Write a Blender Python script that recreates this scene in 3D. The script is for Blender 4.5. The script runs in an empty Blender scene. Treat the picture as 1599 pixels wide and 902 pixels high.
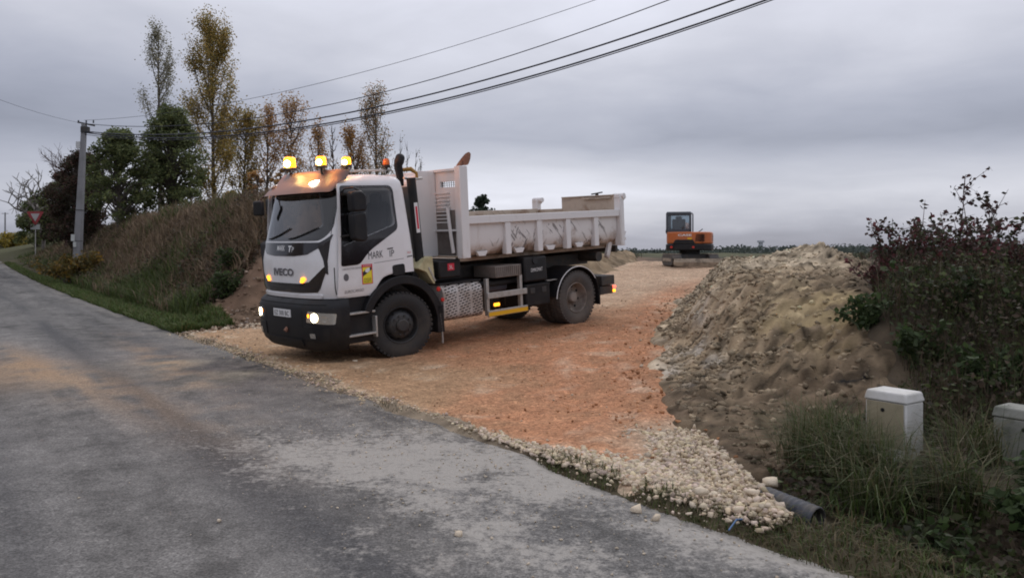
import bpy, bmesh, math, random
import numpy as np
from mathutils import Vector, Matrix, Quaternion

random.seed(7)
scene = bpy.context.scene
COL = scene.collection
R = math.radians
F = 1248.1          # focal length of the photograph in its own pixels (1599 wide)
CAMH = 1.70

# ------------------------------------------------------------------ camera
cam_data = bpy.data.cameras.new("camera")
cam_data.sensor_width = 36.0
cam_data.lens = 36.0 * F / 1599.0
cam_data.shift_y = -(451.0 - 390.0) / 1599.0
cam_data.clip_start = 0.1
cam_data.clip_end = 4000.0
cam = bpy.data.objects.new("camera", cam_data)
COL.objects.link(cam)
cam.location = (0, 0, CAMH)
cam.rotation_euler = (R(90), 0, 0)
scene.camera = cam

# ------------------------------------------------------------------ sun, exposure, render
SUN_EL, SUN_AZ = 48.0, 20.0       # bright part of the overcast, ahead and a little to the right
sun = bpy.data.lights.new("sun", 'SUN')
sun.energy = 0.6
sun.angle = R(30)
sun.color = (1.0, 0.965, 0.92)
so = bpy.data.objects.new("sun", sun)
COL.objects.link(so)
sd = Vector((math.sin(R(SUN_AZ)) * math.cos(R(SUN_EL)), math.cos(R(SUN_AZ)) * math.cos(R(SUN_EL)), math.sin(R(SUN_EL))))
so.rotation_euler = sd.to_track_quat('Z', 'Y').to_euler()
vs = scene.view_settings
vs.view_transform = 'Standard'
vs.look = 'None'
vs.gamma = 1.0
vs.exposure = 0.22
vs.use_curve_mapping = False
scene.cycles.use_denoising = True
scene.cycles.max_bounces = 8
scene.cycles.transparent_max_bounces = 16
scene.cycles.sample_clamp_indirect = 4.0
scene.cycles.filter_width = 1.9

# ------------------------------------------------------------------ node helper
class NT:
    def __init__(s, tree): s.t = tree
    def n(s, typ, **kw):
        nd = s.t.nodes.new(typ)
        ins = kw.pop('i', {})
        for k, v in kw.items(): setattr(nd, k, v)
        for k, v in ins.items(): s.set(nd.inputs[k], v)
        return nd
    def set(s, inp, v):
        if isinstance(v, bpy.types.NodeSocket): s.t.links.new(v, inp)
        elif isinstance(v, bpy.types.Node): s.t.links.new(v.outputs[0], inp)
        else:
            if isinstance(v, (tuple, list)) and len(v) == 3 and inp.type == 'RGBA': v = (*v, 1)
            inp.default_value = v
    def math(s, op, a, b=0.0, c=0.0, clamp=False):
        return s.n('ShaderNodeMath', operation=op, use_clamp=clamp, i={0: a, 1: b, 2: c}).outputs[0]
    def mix(s, f, a, b, blend='MIX'):
        nd = s.n('ShaderNodeMix', data_type='RGBA', blend_type=blend)
        s.set(nd.inputs[0], f); s.set(nd.inputs[6], a); s.set(nd.inputs[7], b)
        return nd.outputs[2]
    def rng(s, v, a, b, c=0.0, d=1.0, smooth=True):
        return s.n('ShaderNodeMapRange', interpolation_type='SMOOTHSTEP' if smooth else 'LINEAR', i={0: v, 1: a, 2: b, 3: c, 4: d}).outputs[0]
    def noise(s, vec, scale, detail=4.0, rough=0.55, dist=0.0):
        return s.n('ShaderNodeTexNoise', i={'Vector': vec, 'Scale': scale, 'Detail': detail, 'Roughness': rough, 'Distortion': dist}).outputs[0]
    def ramp(s, f, stops):
        nd = s.n('ShaderNodeValToRGB'); el = nd.color_ramp.elements
        el[0].position, el[0].color = stops[0][0], (*stops[0][1], 1)
        el[1].position, el[1].color = stops[-1][0], (*stops[-1][1], 1)
        for p, c in stops[1:-1]:
            e = el.new(p); e.color = (*c, 1)
        s.set(nd.inputs[0], f)
        return nd.outputs[0]
    def mapping(s, vec, scale=(1, 1, 1), rot=(0, 0, 0), loc=(0, 0, 0)):
        return s.n('ShaderNodeMapping', i={'Vector': vec, 'Scale': scale, 'Rotation': rot, 'Location': loc}).outputs[0]

# ------------------------------------------------------------------ overcast sky
world = bpy.data.worlds.new("World")
scene.world = world
world.use_nodes = True
w = NT(world.node_tree)
w.t.nodes.clear()
sky = w.n('ShaderNodeTexSky', sky_type='NISHITA', sun_disc=False, sun_elevation=R(SUN_EL), sun_rotation=R(SUN_AZ))
tc = w.n('ShaderNodeTexCoord').outputs['Generated']
xyz = w.n('ShaderNodeSeparateXYZ', i={0: tc})
dx, dy, dz = xyz.outputs
zc = w.math('MAXIMUM', dz, 0.0)
den = w.math('ADD', zc, 0.13)
pc = w.n('ShaderNodeCombineXYZ', i={0: w.math('DIVIDE', dx, den), 1: w.math('DIVIDE', dy, den), 2: 0.0}).outputs[0]
n1 = w.noise(pc, 0.55, 5.0, 0.50, 0.35)
n2 = w.noise(w.mapping(pc, (1, 1.3, 1), loc=(7.1, 3.3, 0)), 1.9, 6.0, 0.55, 0.5)
nlow = w.noise(w.mapping(tc, (1.5, 1.5, 4.2), loc=(0.4, 0.2, 0.15)), 3.2, 5.0, 0.52, 0.3)
el = w.math('ADD', dz, w.math('MULTIPLY', w.math('SUBTRACT', nlow, 0.5), 0.05))
# brightness of the cloud deck by elevation: pale strip over the horizon, darker belly, bright high deck
base = w.ramp(w.math('MULTIPLY', el, 2.0, clamp=True), [
    (0.0, (0.37,)*3), (0.030, (0.41,)*3), (0.065, (0.56,)*3), (0.135, (0.72,)*3), (0.19, (0.62,)*3), (0.262, (0.40,)*3),
    (0.36, (0.46,)*3), (0.50, (0.60,)*3), (0.62, (0.66,)*3), (1.0, (0.82,)*3)])
az = w.math('ARCTAN2', dx, dy)
lowf = w.math('MULTIPLY', w.rng(az, -0.62, -0.10, 0.68, 1.0), w.rng(az, 0.03, 0.32, 1.0, 0.76))
highf = w.math('MULTIPLY', w.rng(az, -0.70, -0.10, 0.80, 1.0), w.rng(az, 0.40, 0.70, 1.0, 0.92))
hm = w.rng(dz, 0.09, 0.20)
front = w.math('ADD', w.math('MULTIPLY', lowf, w.math('SUBTRACT', 1.0, hm)), w.math('MULTIPLY', highf, hm))
tex = w.math('ADD', w.math('MULTIPLY', n1, 0.75), w.math('ADD', w.math('MULTIPLY', n2, 0.30), w.math('MULTIPLY', nlow, 0.45)))
tex = w.rng(tex, 0.45, 1.05, 0.80, 1.20, smooth=False)
val = w.math('MULTIPLY', w.math('MULTIPLY', base, front), tex)
tint = w.mix(w.rng(val, 0.25, 0.60), (0.925, 0.975, 1.20), (0.975, 0.99, 1.11))
cloud = w.n('ShaderNodeVectorMath', operation='SCALE', i={0: tint, 'Scale': w.math('MULTIPLY', val, 10.0)}).outputs[0]
skyc = w.mix(0.94, sky.outputs[0], cloud)
bg = w.n('ShaderNodeBackground', i={0: skyc, 1: 0.10})
w.n('ShaderNodeOutputWorld', i={0: bg})

# ------------------------------------------------------------------ numpy noise
def _h(ix, iy, seed):
    n = (ix.astype(np.int64) * 374761393 + iy.astype(np.int64) * 668265263 + seed * 974634777) & 0xFFFFFFFF
    n = ((n ^ (n >> 13)) * 1274126177) & 0xFFFFFFFF
    n = (n ^ (n >> 16)) & 0xFFFFFFFF
    return n / 4294967295.0
def vnoise(x, y, seed=0):
    x = np.asarray(x, float); y = np.asarray(y, float)
    ix, iy = np.floor(x), np.floor(y)
    fx, fy = x - ix, y - iy
    fx = fx * fx * (3 - 2 * fx); fy = fy * fy * (3 - 2 * fy)
    a, b = _h(ix, iy, seed), _h(ix + 1, iy, seed)
    c, d = _h(ix, iy + 1, seed), _h(ix + 1, iy + 1, seed)
    return (a + (b - a) * fx) * (1 - fy) + (c + (d - c) * fx) * fy - 0.5
def fbm(x, y, seed=0, octv=4, gain=0.5, lac=2.07):
    v, a = 0.0, 1.0
    for o in range(octv):
        v = v + a * vnoise(x, y, seed + o * 17); x = x * lac + 3.1; y = y * lac + 1.7; a *= gain
    return v
def sstep(a, b, x):
    t = np.clip((x - a) / (b - a), 0, 1)
    return t * t * (3 - 2 * t)

# ------------------------------------------------------------------ mesh helpers
def link(name, me, mat=None, parent=None):
    o = bpy.data.objects.new(name, me)
    COL.objects.link(o)
    if mat is not None and len(me.materials) == 0: me.materials.append(mat)
    if parent is not None: o.parent = parent
    return o
def tag(o, label=None, cat=None, group=None, kind=None):
    if label: o['label'] = label
    if cat: o['category'] = cat
    if group: o['group'] = group
    if kind: o['kind'] = kind
    return o
def empty(name, loc=(0, 0, 0), rz=0.0):
    o = bpy.data.objects.new(name, None)
    COL.objects.link(o)
    o.location = loc; o.rotation_euler = (0, 0, rz)
    o.empty_display_size = 0.2
    return o
def np_mesh(name, verts, faces, colors=None, smooth=False):
    """verts (N,3); faces (M,k) array; colors (N,3) written to the attribute Col"""
    me = bpy.data.meshes.new(name)
    verts = np.asarray(verts, np.float32); faces = np.asarray(faces, np.int32)
    nv, (nf, k) = len(verts), faces.shape
    me.vertices.add(nv); me.vertices.foreach_set('co', verts.ravel())
    me.loops.add(nf * k); me.loops.foreach_set('vertex_index', faces.ravel())
    me.polygons.add(nf)
    me.polygons.foreach_set('loop_start', np.arange(0, nf * k, k, dtype=np.int32))
    if smooth: me.polygons.foreach_set('use_smooth', np.ones(nf, bool))
    me.update(calc_edges=True)
    if colors is not None:
        a = me.color_attributes.new('Col', 'FLOAT_COLOR', 'POINT')
        c = np.ones((nv, 4), np.float32); c[:, :3] = colors
        a.data.foreach_set('color', c.ravel())
    return me
def grid_mesh(name, X, Y, Z, colors=None, mask=None):
    ny, nx = X.shape
    idx = np.arange(ny * nx).reshape(ny, nx)
    f = np.stack([idx[:-1, :-1], idx[:-1, 1:], idx[1:, 1:], idx[1:, :-1]], -1).reshape(-1, 4)
    if mask is not None:
        mk = mask.ravel(); f = f[mk[f].any(1)]
    v = np.stack([X, Y, Z], -1).reshape(-1, 3)
    used = np.unique(f); rem = -np.ones(len(v), int); rem[used] = np.arange(len(used))
    return np_mesh(name, v[used], rem[f], None if colors is None else colors.reshape(-1, 3)[used], smooth=True)

class MB:
    """collects simple shapes into one mesh"""
    def __init__(s): s.v = []; s.f = []
    def add(s, vs, fs):
        b = len(s.v); s.v += [tuple(p) for p in vs]; s.f += [tuple(i + b for i in f) for f in fs]; return s
    def box(s, x0, x1, y0, y1, z0, z1, tx=0.0, ty=0.0):
        v = [(x0, y0, z0), (x1, y0, z0), (x1, y1, z0), (x0, y1, z0), (x0 + tx, y0 + ty, z1), (x1 - tx, y0 + ty, z1), (x1 - tx, y1 - ty, z1), (x0 + tx, y1 - ty, z1)]
        return s.add(v, [(3, 2, 1, 0), (4, 5, 6, 7), (0, 1, 5, 4), (1, 2, 6, 5), (2, 3, 7, 6), (3, 0, 4, 7)])
    def obox(s, c, half, rot):
        """box turned by a Matrix"""
        c = Vector(c); pts = []
        for sx, sy, sz in ((-1, -1, -1), (1, -1, -1), (1, 1, -1), (-1, 1, -1), (-1, -1, 1), (1, -1, 1), (1, 1, 1), (-1, 1, 1)):
            pts.append(c + rot @ Vector((sx * half[0], sy * half[1], sz * half[2])))
        return s.add(pts, [(3, 2, 1, 0), (4, 5, 6, 7), (0, 1, 5, 4), (1, 2, 6, 5), (2, 3, 7, 6), (3, 0, 4, 7)])
    def tube(s, path, r, n=8, cap=True, closed=False):
        path = [Vector(p) for p in path]; m = len(path)
        rr = r if isinstance(r, (list, tuple)) else [r] * m
        rings = []; up = None
        for i, p in enumerate(path):
            a = path[max(i - 1, 0)]; b = path[min(i + 1, m - 1)]
            if closed: a = path[i - 1]; b = path[(i + 1) % m]
            t = (b - a).normalized()
            if up is None: up = t.orthogonal().normalized()
            up = (up - t * up.dot(t)); up = up.normalized() if up.length > 1e-6 else t.orthogonal().normalized()
            sd_ = t.cross(up)
            rings.append([p + (up * math.cos(2 * math.pi * k / n) + sd_ * math.sin(2 * math.pi * k / n)) * rr[i] for k in range(n)])
        vs = [q for rg in rings for q in rg]; fs = []
        for i in range(m if closed else m - 1):
            j = (i + 1) % m
            for k in range(n): fs.append((i * n + k, i * n + (k + 1) % n, j * n + (k + 1) % n, j * n + k))
        if cap and not closed: fs += [tuple(range(n))[::-1], tuple((m - 1) * n + k for k in range(n))]
        return s.add(vs, fs)
    def cyl(s, p0, p1, r0, r1=None, n=20):
        return s.tube([p0, p1], [r0, r0 if r1 is None else r1], n)
    def lathe(s, prof, c=(0, 0, 0), axis='Y', n=40, closed=False):
        """prof: (radius, along axis)"""
        c = Vector(c); vs = []; fs = []; m = len(prof)
        for k in range(n):
            a = 2 * math.pi * k / n; ca, sa = math.cos(a), math.sin(a)
            for r_, h_ in prof:
                vs.append(c + (Vector((r_ * ca, h_, r_ * sa)) if axis == 'Y' else Vector((r_ * ca, r_ * sa, h_))))
        for k in range(n):
            k2 = (k + 1) % n
            for i in range(m if closed else m - 1):
                j = (i + 1) % m
                fs.append((k * m + i, k * m + j, k2 * m + j, k2 * m + i))
        return s.add(vs, fs)
    def prism(s, poly, axis, lo, hi):
        """poly in the two other axes in order x,y,z"""
        m = len(poly)
        def P(a, b, h):
            return (h, a, b) if axis == 'X' else (a, h, b) if axis == 'Y' else (a, b, h)
        vs = [P(a, b, lo) for a, b in poly] + [P(a, b, hi) for a, b in poly]
        fs = [tuple(range(m)), tuple(range(2 * m - 1, m - 1, -1))] + [(i, i + m, (i + 1) % m + m, (i + 1) % m) for i in range(m)]
        return s.add(vs, fs)
    def sphere(s, c, r, n=16, m=8, sx=1, sy=1, sz=1):
        prof = [(max(1e-4, r * math.sin(math.pi * i / m)), -r * math.cos(math.pi * i / m)) for i in range(m + 1)]
        b = len(s.v); s.lathe(prof, (0, 0, 0), 'Z', n)
        for i in range(b, len(s.v)):
            p = s.v[i]; s.v[i] = (p[0] * sx + c[0], p[1] * sy + c[1], p[2] * sz + c[2])
        return s
    def build(s, name, mat, parent=None, bevel=0.0, smooth=False, seg=2):
        me = bpy.data.meshes.new(name); me.from_pydata(s.v, [], s.f)
        bm = bmesh.new(); bm.from_mesh(me); bmesh.ops.recalc_face_normals(bm, faces=bm.faces); bm.to_mesh(me); bm.free()
        o = link(name, me, mat, parent)
        if smooth: shade(o)
        if bevel:
            md = o.modifiers.new('edge', 'BEVEL'); md.width = bevel; md.segments = seg; md.limit_method = 'ANGLE'; md.angle_limit = R(40)
            if not smooth: shade(o)
        return o
def shade(o, ang=38):
    me = o.data
    me.polygons.foreach_set('use_smooth', np.ones(len(me.polygons), bool))
    try: me.set_sharp_from_angle(angle=R(ang))
    except Exception: pass
def apply_mods(o):
    dg = bpy.context.evaluated_depsgraph_get()
    me = bpy.data.meshes.new_from_object(o.evaluated_get(dg))
    o.modifiers.clear(); o.data = me
    return o

# ------------------------------------------------------------------ materials
def mat(name, color, rough=0.5, metal=0.0, spec=0.5, noise=None, bump=None, coat=0.0, attr=False):
    """noise=(scale, amount, colour2): colour varies towards colour2; bump=(scale, strength)"""
    m = bpy.data.materials.new(name); m.use_nodes = True
    t = NT(m.node_tree); t.t.nodes.clear()
    p = t.n('ShaderNodeBsdfPrincipled', i={'Roughness': rough, 'Metallic': metal, 'Specular IOR Level': spec, 'Coat Weight': coat})
    co = t.n('ShaderNodeTexCoord').outputs['Object']
    c = color
    if attr: c = t.n('ShaderNodeAttribute', attribute_name='Col').outputs['Color']
    if noise:
        sc, amt, c2 = noise
        f = t.rng(t.noise(co, sc, 6.0, 0.6), 0.42, 0.68, 0.0, amt)
        c = t.mix(f, c if not isinstance(c, tuple) else (*c, 1), (*c2, 1))
        rr = t.math('ADD', t.math('MULTIPLY', f, 0.25), rough); t.set(p.inputs['Roughness'], rr)
    t.set(p.inputs['Base Color'], c)
    if bump:
        b = t.n('ShaderNodeBump', i={'Height': t.noise(co, bump[0], 5.0, 0.6), 'Strength': bump[1], 'Distance': 0.02})
        t.set(p.inputs['Normal'], b)
    t.n('ShaderNodeOutputMaterial', i={0: p})
    return m
def emit(name, color, strength, base=None):
    m = bpy.data.materials.new(name); m.use_nodes = True
    p = m.node_tree.nodes['Principled BSDF']
    p.inputs['Base Color'].default_value = (*(base or color), 1)
    p.inputs['Emission Color'].default_value = (*color, 1)
    p.inputs['Emission Strength'].default_value = strength
    p.inputs['Roughness'].default_value = 0.2
    return m
def glass(name, tint, refl=1.0, rough=0.02):
    m = bpy.data.materials.new(name); m.use_nodes = True
    t = NT(m.node_tree); t.t.nodes.clear()
    tr = t.n('ShaderNodeBsdfTransparent', i={0: (*tint, 1)})
    gl = t.n('ShaderNodeBsdfGlossy', i={0: (1, 1, 1, 1), 'Roughness': rough})
    fr = t.n('ShaderNodeFresnel', i={0: 1.52})
    f = t.math('MULTIPLY', fr, refl, clamp=True)
    mx = t.n('ShaderNodeMixShader', i={0: f, 1: tr, 2: gl})
    t.n('ShaderNodeOutputMaterial', i={0: mx})
    return m
def leaf_mat(name, rough=0.6, trans=0.25):
    m = bpy.data.materials.new(name); m.use_nodes = True
    t = NT(m.node_tree); t.t.nodes.clear()
    c = t.n('ShaderNodeAttribute', attribute_name='Col').outputs['Color']
    p = t.n('ShaderNodeBsdfPrincipled', i={'Base Color': c, 'Roughness': rough, 'Specular IOR Level': 0.25})
    tl = t.n('ShaderNodeBsdfTranslucent', i={0: c})
    mx = t.n('ShaderNodeMixShader', i={0: trans, 1: p, 2: tl})
    t.n('ShaderNodeOutputMaterial', i={0: mx})
    return m

# ------------------------------------------------------------------ the lie of the land
# s: metres to the right of the road's edge, t: metres along the road
def st(X, Y): return 0.814 * X + 0.581 * Y - 3.92, -0.581 * X + 0.814 * Y
def xy(s, t): return 0.814 * (s + 3.92) - 0.581 * t, 0.581 * (s + 3.92) + 0.814 * t
RY = [-40, 5.36, 8.14, 9.8, 13.5, 18, 27.5, 40, 70]; RX = [1.95, 1.79, 1.76, 1.88, 2.53, 3.75, 7.2, 12.0, 24]
LY = [-40, 14, 16.1, 19.5, 22.5, 25, 28, 38, 60]; LX = [-60, -9.0, -6.6, -5.6, -3.0, 0.0, 2.75, 5.3, 11]
def dR(X, Y): return (X - np.interp(Y, RY, RX)) * 0.96
def dL(X, Y): return np.where(Y > 14, (np.interp(Y, LY, LX) - X) * 0.72, -5.0)
def road_rise(t): return np.where(t < 130, 0.00032 * np.maximum(0, t - 26) ** 2, 3.461 - 0.01 * np.minimum(np.maximum(t - 130, 0), 60))
def ramp_h(s): return np.where(s < 1.7, 0.0, np.where(s < 8, 0.063 * (s - 1.7), np.where(s < 23, 0.397 + 0.0445 * (s - 8), 1.0645)))
def gright(s, t):
    ditch = -0.42 * np.exp(-((s - 0.95) / 0.45) ** 2) * sstep(4.4, 3.0, t)
    return sstep(2.35, 5.9, s) * 1.2 + ditch
def gleft(s, t):
    fall = 1 - sstep(7, 20, s) * 0.62
    bank = sstep(1.0, 5.0, s) * 3.1 * fall * (1 - 0.55 * sstep(42, 75, t))
    return road_rise(t) + bank - 0.10 * np.exp(-((s - 0.75) / 0.35) ** 2)
def ground_h(X, Y, rough=True, skin=True):
    s, t = st(X, Y)
    wr = np.clip(dR(X, Y) / np.interp(Y, [8.0, 12.0], [2.0, 1.15]), 0, 1); wr = wr * wr * (3 - 2 * wr); wl = sstep(0.0, 2.0, dL(X, Y))
    far_side = sstep(17.0, 22.0, t)
    base = np.where(s < 1.7, road_rise(t), np.maximum(ramp_h(s), 0))
    z = base * (1 - wr) + gright(s, t) * wr
    z = z * (1 - wl) + gleft(s, t) * wl
    d = np.hypot(X, Y)
    if rough:
        amp = sstep(0.3, 1.6, s) * np.maximum(wr, wl) + sstep(-7.3, -9, s)
        z = z + amp * (fbm(X * 0.9, Y * 0.9, 3, 4) * 0.30 + fbm(X * 0.25, Y * 0.25, 9, 2) * 0.25)
    cutf = np.exp(-((dL(X, Y) - 1.2) / 1.1) ** 2) * sstep(15, 17, Y)
    if rough: z = z + cutf * (0.30 * fbm(X * 2.6, Y * 2.6, 11, 3) + 0.10 * np.abs(vnoise(X * 5, Y * 5, 12)))
    if skin:
        z = z - 0.09 * (1 - wr) * (1 - wl) * sstep(0.3, 0.8, s) * sstep(40, 30, d)   # lies under the gravel
    roadz = road_rise(t) - 0.06
    k = sstep(0.22, -0.05, s) * sstep(-7.3, -6.9, s)
    z = z * (1 - k) + roadz * k
    z = z + 9.5 * np.exp(-((X + 47) / 13) ** 2 - ((Y - 17) / 14) ** 2)      # unseen hill, added to darken the windscreen's reflection
    far = sstep(60, 300, d)
    z = z * (1 - far) + far * (np.where(X < 0, 2.0, 0.6) + 0.0 * X) * sstep(-0.2, 0.3, Y / np.maximum(d, 1))
    return z
def gz(x, y): return float(ground_h(np.array([x]), np.array([y]), skin=False)[0])
def W(px, py, Y): return ((px - 799.5) / F * Y, Y, CAMH - (py - 390) / F * Y)

def spaced(lo, hi, c0, c1, step, grow=1.13):
    a = list(np.arange(c0, c1, step)); d = step
    while a[-1] < hi: d *= grow; a.append(a[-1] + d)
    b = []; d = step; x = c0
    while x > lo: d *= grow; x -= d; b.append(x)
    return np.array(b[::-1] + a)
BX_ = [2.05, 2.9, 3.85, 4.0, 4.15, 4.7, 5.8, 7.6, 8.9]; BY_ = [5.9, 7.2, 7.55, 8.3, 9.0, 10.4, 13.0, 16.5, 20.5]   # right border of the earth heap
gx = spaced(-900, 900, -16, 12, 0.13); gy = spaced(-300, 1400, 2, 34, 0.13)
GX, GY = np.meshgrid(gx, gy)
GZ = ground_h(GX, GY)
S_, T_ = st(GX, GY)
_hm = np.minimum.reduce([dR(GX, GY), (np.interp(GY, BY_, BX_) - GX) * 0.9, 21 - GY, GY - 5.8])
GZ = GZ - 0.45 * sstep(0.10, 0.50, _hm)                 # hollow under the heap so that no ground pokes through it
# base colour of the bare ground: brown earth, redder on the freshly cut left face, greener turf on the verges
nz = fbm(GX * 1.7, GY * 1.7, 21, 4)[..., None]; nf = fbm(GX * 7, GY * 7, 25, 3)[..., None]
earth = np.array([0.105, 0.080, 0.054]); dark = np.array([0.050, 0.042, 0.030]); turf = np.array([0.085, 0.074, 0.042]); red = np.array([0.19, 0.125, 0.085])
gc = earth + (dark - earth) * np.clip(0.5 + nz * 1.2, 0, 1)
cutL = (np.exp(-((dL(GX, GY) - 1.2) / 1.5) ** 2) * sstep(15, 17, GY) * sstep(0.6, 1.6, S_))[..., None]
gc = gc + (red - gc) * np.clip(cutL * (0.95 + nz * 0.7), 0, 1)
verge = (sstep(1.6, 0.5, S_) * sstep(-0.2, 0.1, S_) * np.maximum(sstep(5.6, 5.0, T_), sstep(16.8, 17.6, T_)))[..., None]
mouth = (sstep(5.0, 5.6, T_) * sstep(17.6, 16.8, T_) * sstep(1.5, 0.8, S_))[..., None]
gc = gc + (np.array([0.24, 0.195, 0.14]) - gc) * mouth
gc = gc + (turf - gc) * np.clip(verge * 0.8, 0, 1)
farm = sstep(50, 90, np.hypot(GX, GY))[..., None]
gc = gc + (np.array([0.085, 0.085, 0.045]) - gc) * farm
gc = np.clip(gc * (1 + nf * 0.7), 0.01, 1)
ground_mat = mat('soil', (0.1, 0.08, 0.05), 0.95, spec=0.15, attr=True, bump=(9, 0.8))
ground = link('ground', grid_mesh('ground', GX, GY, GZ, gc), ground_mat)
tag(ground, 'brown bare earth and rough turf of the banks, verges and fields', kind='structure')

# ------------------------------------------------------------------ road
rs = np.concatenate([np.arange(-7.2, 0.36, 0.06)]); rt = np.concatenate([np.arange(-6, 22, 0.09), np.arange(22, 60, 0.35), np.arange(60, 200, 2.0)])
RS, RT = np.meshgrid(rs, rt)
edge = -0.02 - 0.14 * sstep(6.0, 3.2, RT) + 0.16 * fbm(RT * 1.3, RT * 0.0 + 2, 31, 4) + 0.05 * fbm(RT * 7, RT * 0 + 5, 33, 3)
RXx, RYy = xy(RS, RT)
RZ = road_rise(RT) + 0.004 + 0.012 * fbm(RS * 0.8, RT * 0.8, 37, 3) - 0.05 * sstep(edge - 0.10, edge + 0.1, RS)
asph = np.array([0.143, 0.136, 0.127])
n_a = fbm(RS * 0.9, RT * 0.35, 41, 4); n_b = fbm(RS * 3.2, RT * 3.2, 43, 4); n_c = fbm(RS * 9, RT * 9, 45, 3); n_s = fbm(RS * 4.5, RT * 0.30, 47, 3)
rc = np.ones(RS.shape + (3,)) * asph * (0.96 + 0.5 * n_a + 0.35 * n_b + 0.45 * n_c + 0.40 * n_s)[..., None]
def blend(c, col, m): return c + (np.array(col) - c) * np.clip(m, 0, 1)[..., None]
# darker worn wheel paths, pale fine dust spread by lorries turning in, ochre mud trails
wp = np.exp(-((RS + 2.05) / 0.28) ** 2) + 0.8 * np.exp(-((RS + 3.65) / 0.30) ** 2) + 0.6 * np.exp(-((RS + 0.95) / 0.25) ** 2)
rc = blend(rc, (0.066, 0.065, 0.066), wp * (0.60 + 1.1 * n_s))
fan = np.exp(-((RT - 6.1 + 0.5 * (RS + 1.3)) / 1.15) ** 2) * sstep(-2.6, -1.7, RS) * sstep(0.3, -0.6, RS)
fan2 = np.exp(-((RT - 3.6) / 1.9) ** 2) * sstep(-2.9, -1.0, RS)
streak = np.exp(-((RS + 1.55 + 0.10 * (RT - 7)) / 0.18) ** 2) * sstep(9.5, 6.5, RT) * 0.8
dust = np.clip(fan * (0.72 + 1.0 * n_a + 0.7 * n_b) + fan2 * (0.50 + 1.0 * n_b) + streak * 0.5 + 0.5 * sstep(-0.9, -0.1, RS) * sstep(12, 5, RT), 0, 1.2)
mud = np.exp(-((RS + 2.75 + 0.16 * (RT - 13)) / 0.5) ** 2) * np.exp(-((RT - 13.5) / 5.0) ** 2)
mud2 = np.exp(-((RS + 1.25 - 0.05 * (RT - 12)) / 0.35) ** 2) * np.exp(-((RT - 13.0) / 4.0) ** 2)
mud3 = np.exp(-((RS + 3.35) / 0.55) ** 2) * np.exp(-((RT - 13.2) / 1.5) ** 2)
rc = blend(rc, (0.30, 0.205, 0.125), mud * np.clip(0.40 + 1.2 * n_s + 0.8 * n_b, 0, 0.8) + mud2 * np.clip(0.2 + 0.9 * n_b, 0, 0.6) + mud3 * 0.75)
edgem = sstep(-0.75, -0.05, RS)
rc = blend(rc, (0.20, 0.18, 0.15), edgem * np.clip(0.25 + 1.3 * n_b + 0.7 * n_c, 0, 0.8))
grain = bpy.data.materials.new('asphalt'); grain.use_nodes = True
t = NT(grain.node_tree); t.t.nodes.clear()
co = t.n('ShaderNodeTexCoord').outputs['Object']
c = t.n('ShaderNodeAttribute', attribute_name='Col').outputs['Color']
g1 = t.noise(co, 60, 2.0, 0.75); g2 = t.noise(co, 17, 5.0, 0.75); g3 = t.noise(co, 5.0, 5.0, 0.7)
c = t.mix(1.0, c, t.ramp(g1, [(0.28, (0.45,)*3), (0.5, (1.0,)*3), (0.72, (1.75,)*3)]), 'MULTIPLY')
c = t.mix(1.0, c, t.ramp(g2, [(0.30, (0.66,)*3), (0.5, (1.0,)*3), (0.72, (1.40,)*3)]), 'MULTIPLY')
du = t.n('ShaderNodeAttribute', attribute_name='Dust').outputs['Fac']
dn_ = t.math('ADD', t.math('MULTIPLY', g2, 1.0), t.math('ADD', t.math('MULTIPLY', g3, 0.75), t.math('MULTIPLY', du, 0.37)))
c = t.mix(t.rng(dn_, 0.98, 1.34, 0, 0.92), c, t.mix(g1, (0.27, 0.25, 0.225, 1), (0.46, 0.43, 0.385, 1)))
c = t.mix(t.rng(g2, 0.70, 0.76, 0, 0.5), c, (0.36, 0.33, 0.28, 1))
bp = t.n('ShaderNodeBump', i={'Height': g1, 'Strength': 0.55, 'Distance': 0.012})
p = t.n('ShaderNodeBsdfPrincipled', i={'Base Color': c, 'Roughness': 0.82, 'Specular IOR Level': 0.35, 'Normal': bp})
t.n('ShaderNodeOutputMaterial', i={0: p})
_dust = dust
road = link('road', grid_mesh('road', RXx, RYy, RZ, np.concatenate([np.clip(rc, 0.02, 1)], -1), RS < edge + 0.12), grain)
_me = road.data; _co = np.empty(len(_me.vertices) * 3, np.float32); _me.vertices.foreach_get('co', _co); _co = _co.reshape(-1, 3)
_s, _t = st(_co[:, 0], _co[:, 1])
_mk = np.zeros(RS.size, bool); _keep = (RS < edge + 0.12)
_idx = np.arange(RS.size).reshape(RS.shape)
_f = np.stack([_idx[:-1, :-1], _idx[:-1, 1:], _idx[1:, 1:], _idx[1:, :-1]], -1).reshape(-1, 4); _f = _f[_keep.ravel()[_f].any(1)]
_a = _me.attributes.new('Dust', 'FLOAT', 'POINT'); _a.data.foreach_set('value', _dust.ravel()[np.unique(_f)].astype(np.float32))
tag(road, 'grey worn country road with dust and mud tracked across it', kind='structure')

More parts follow.
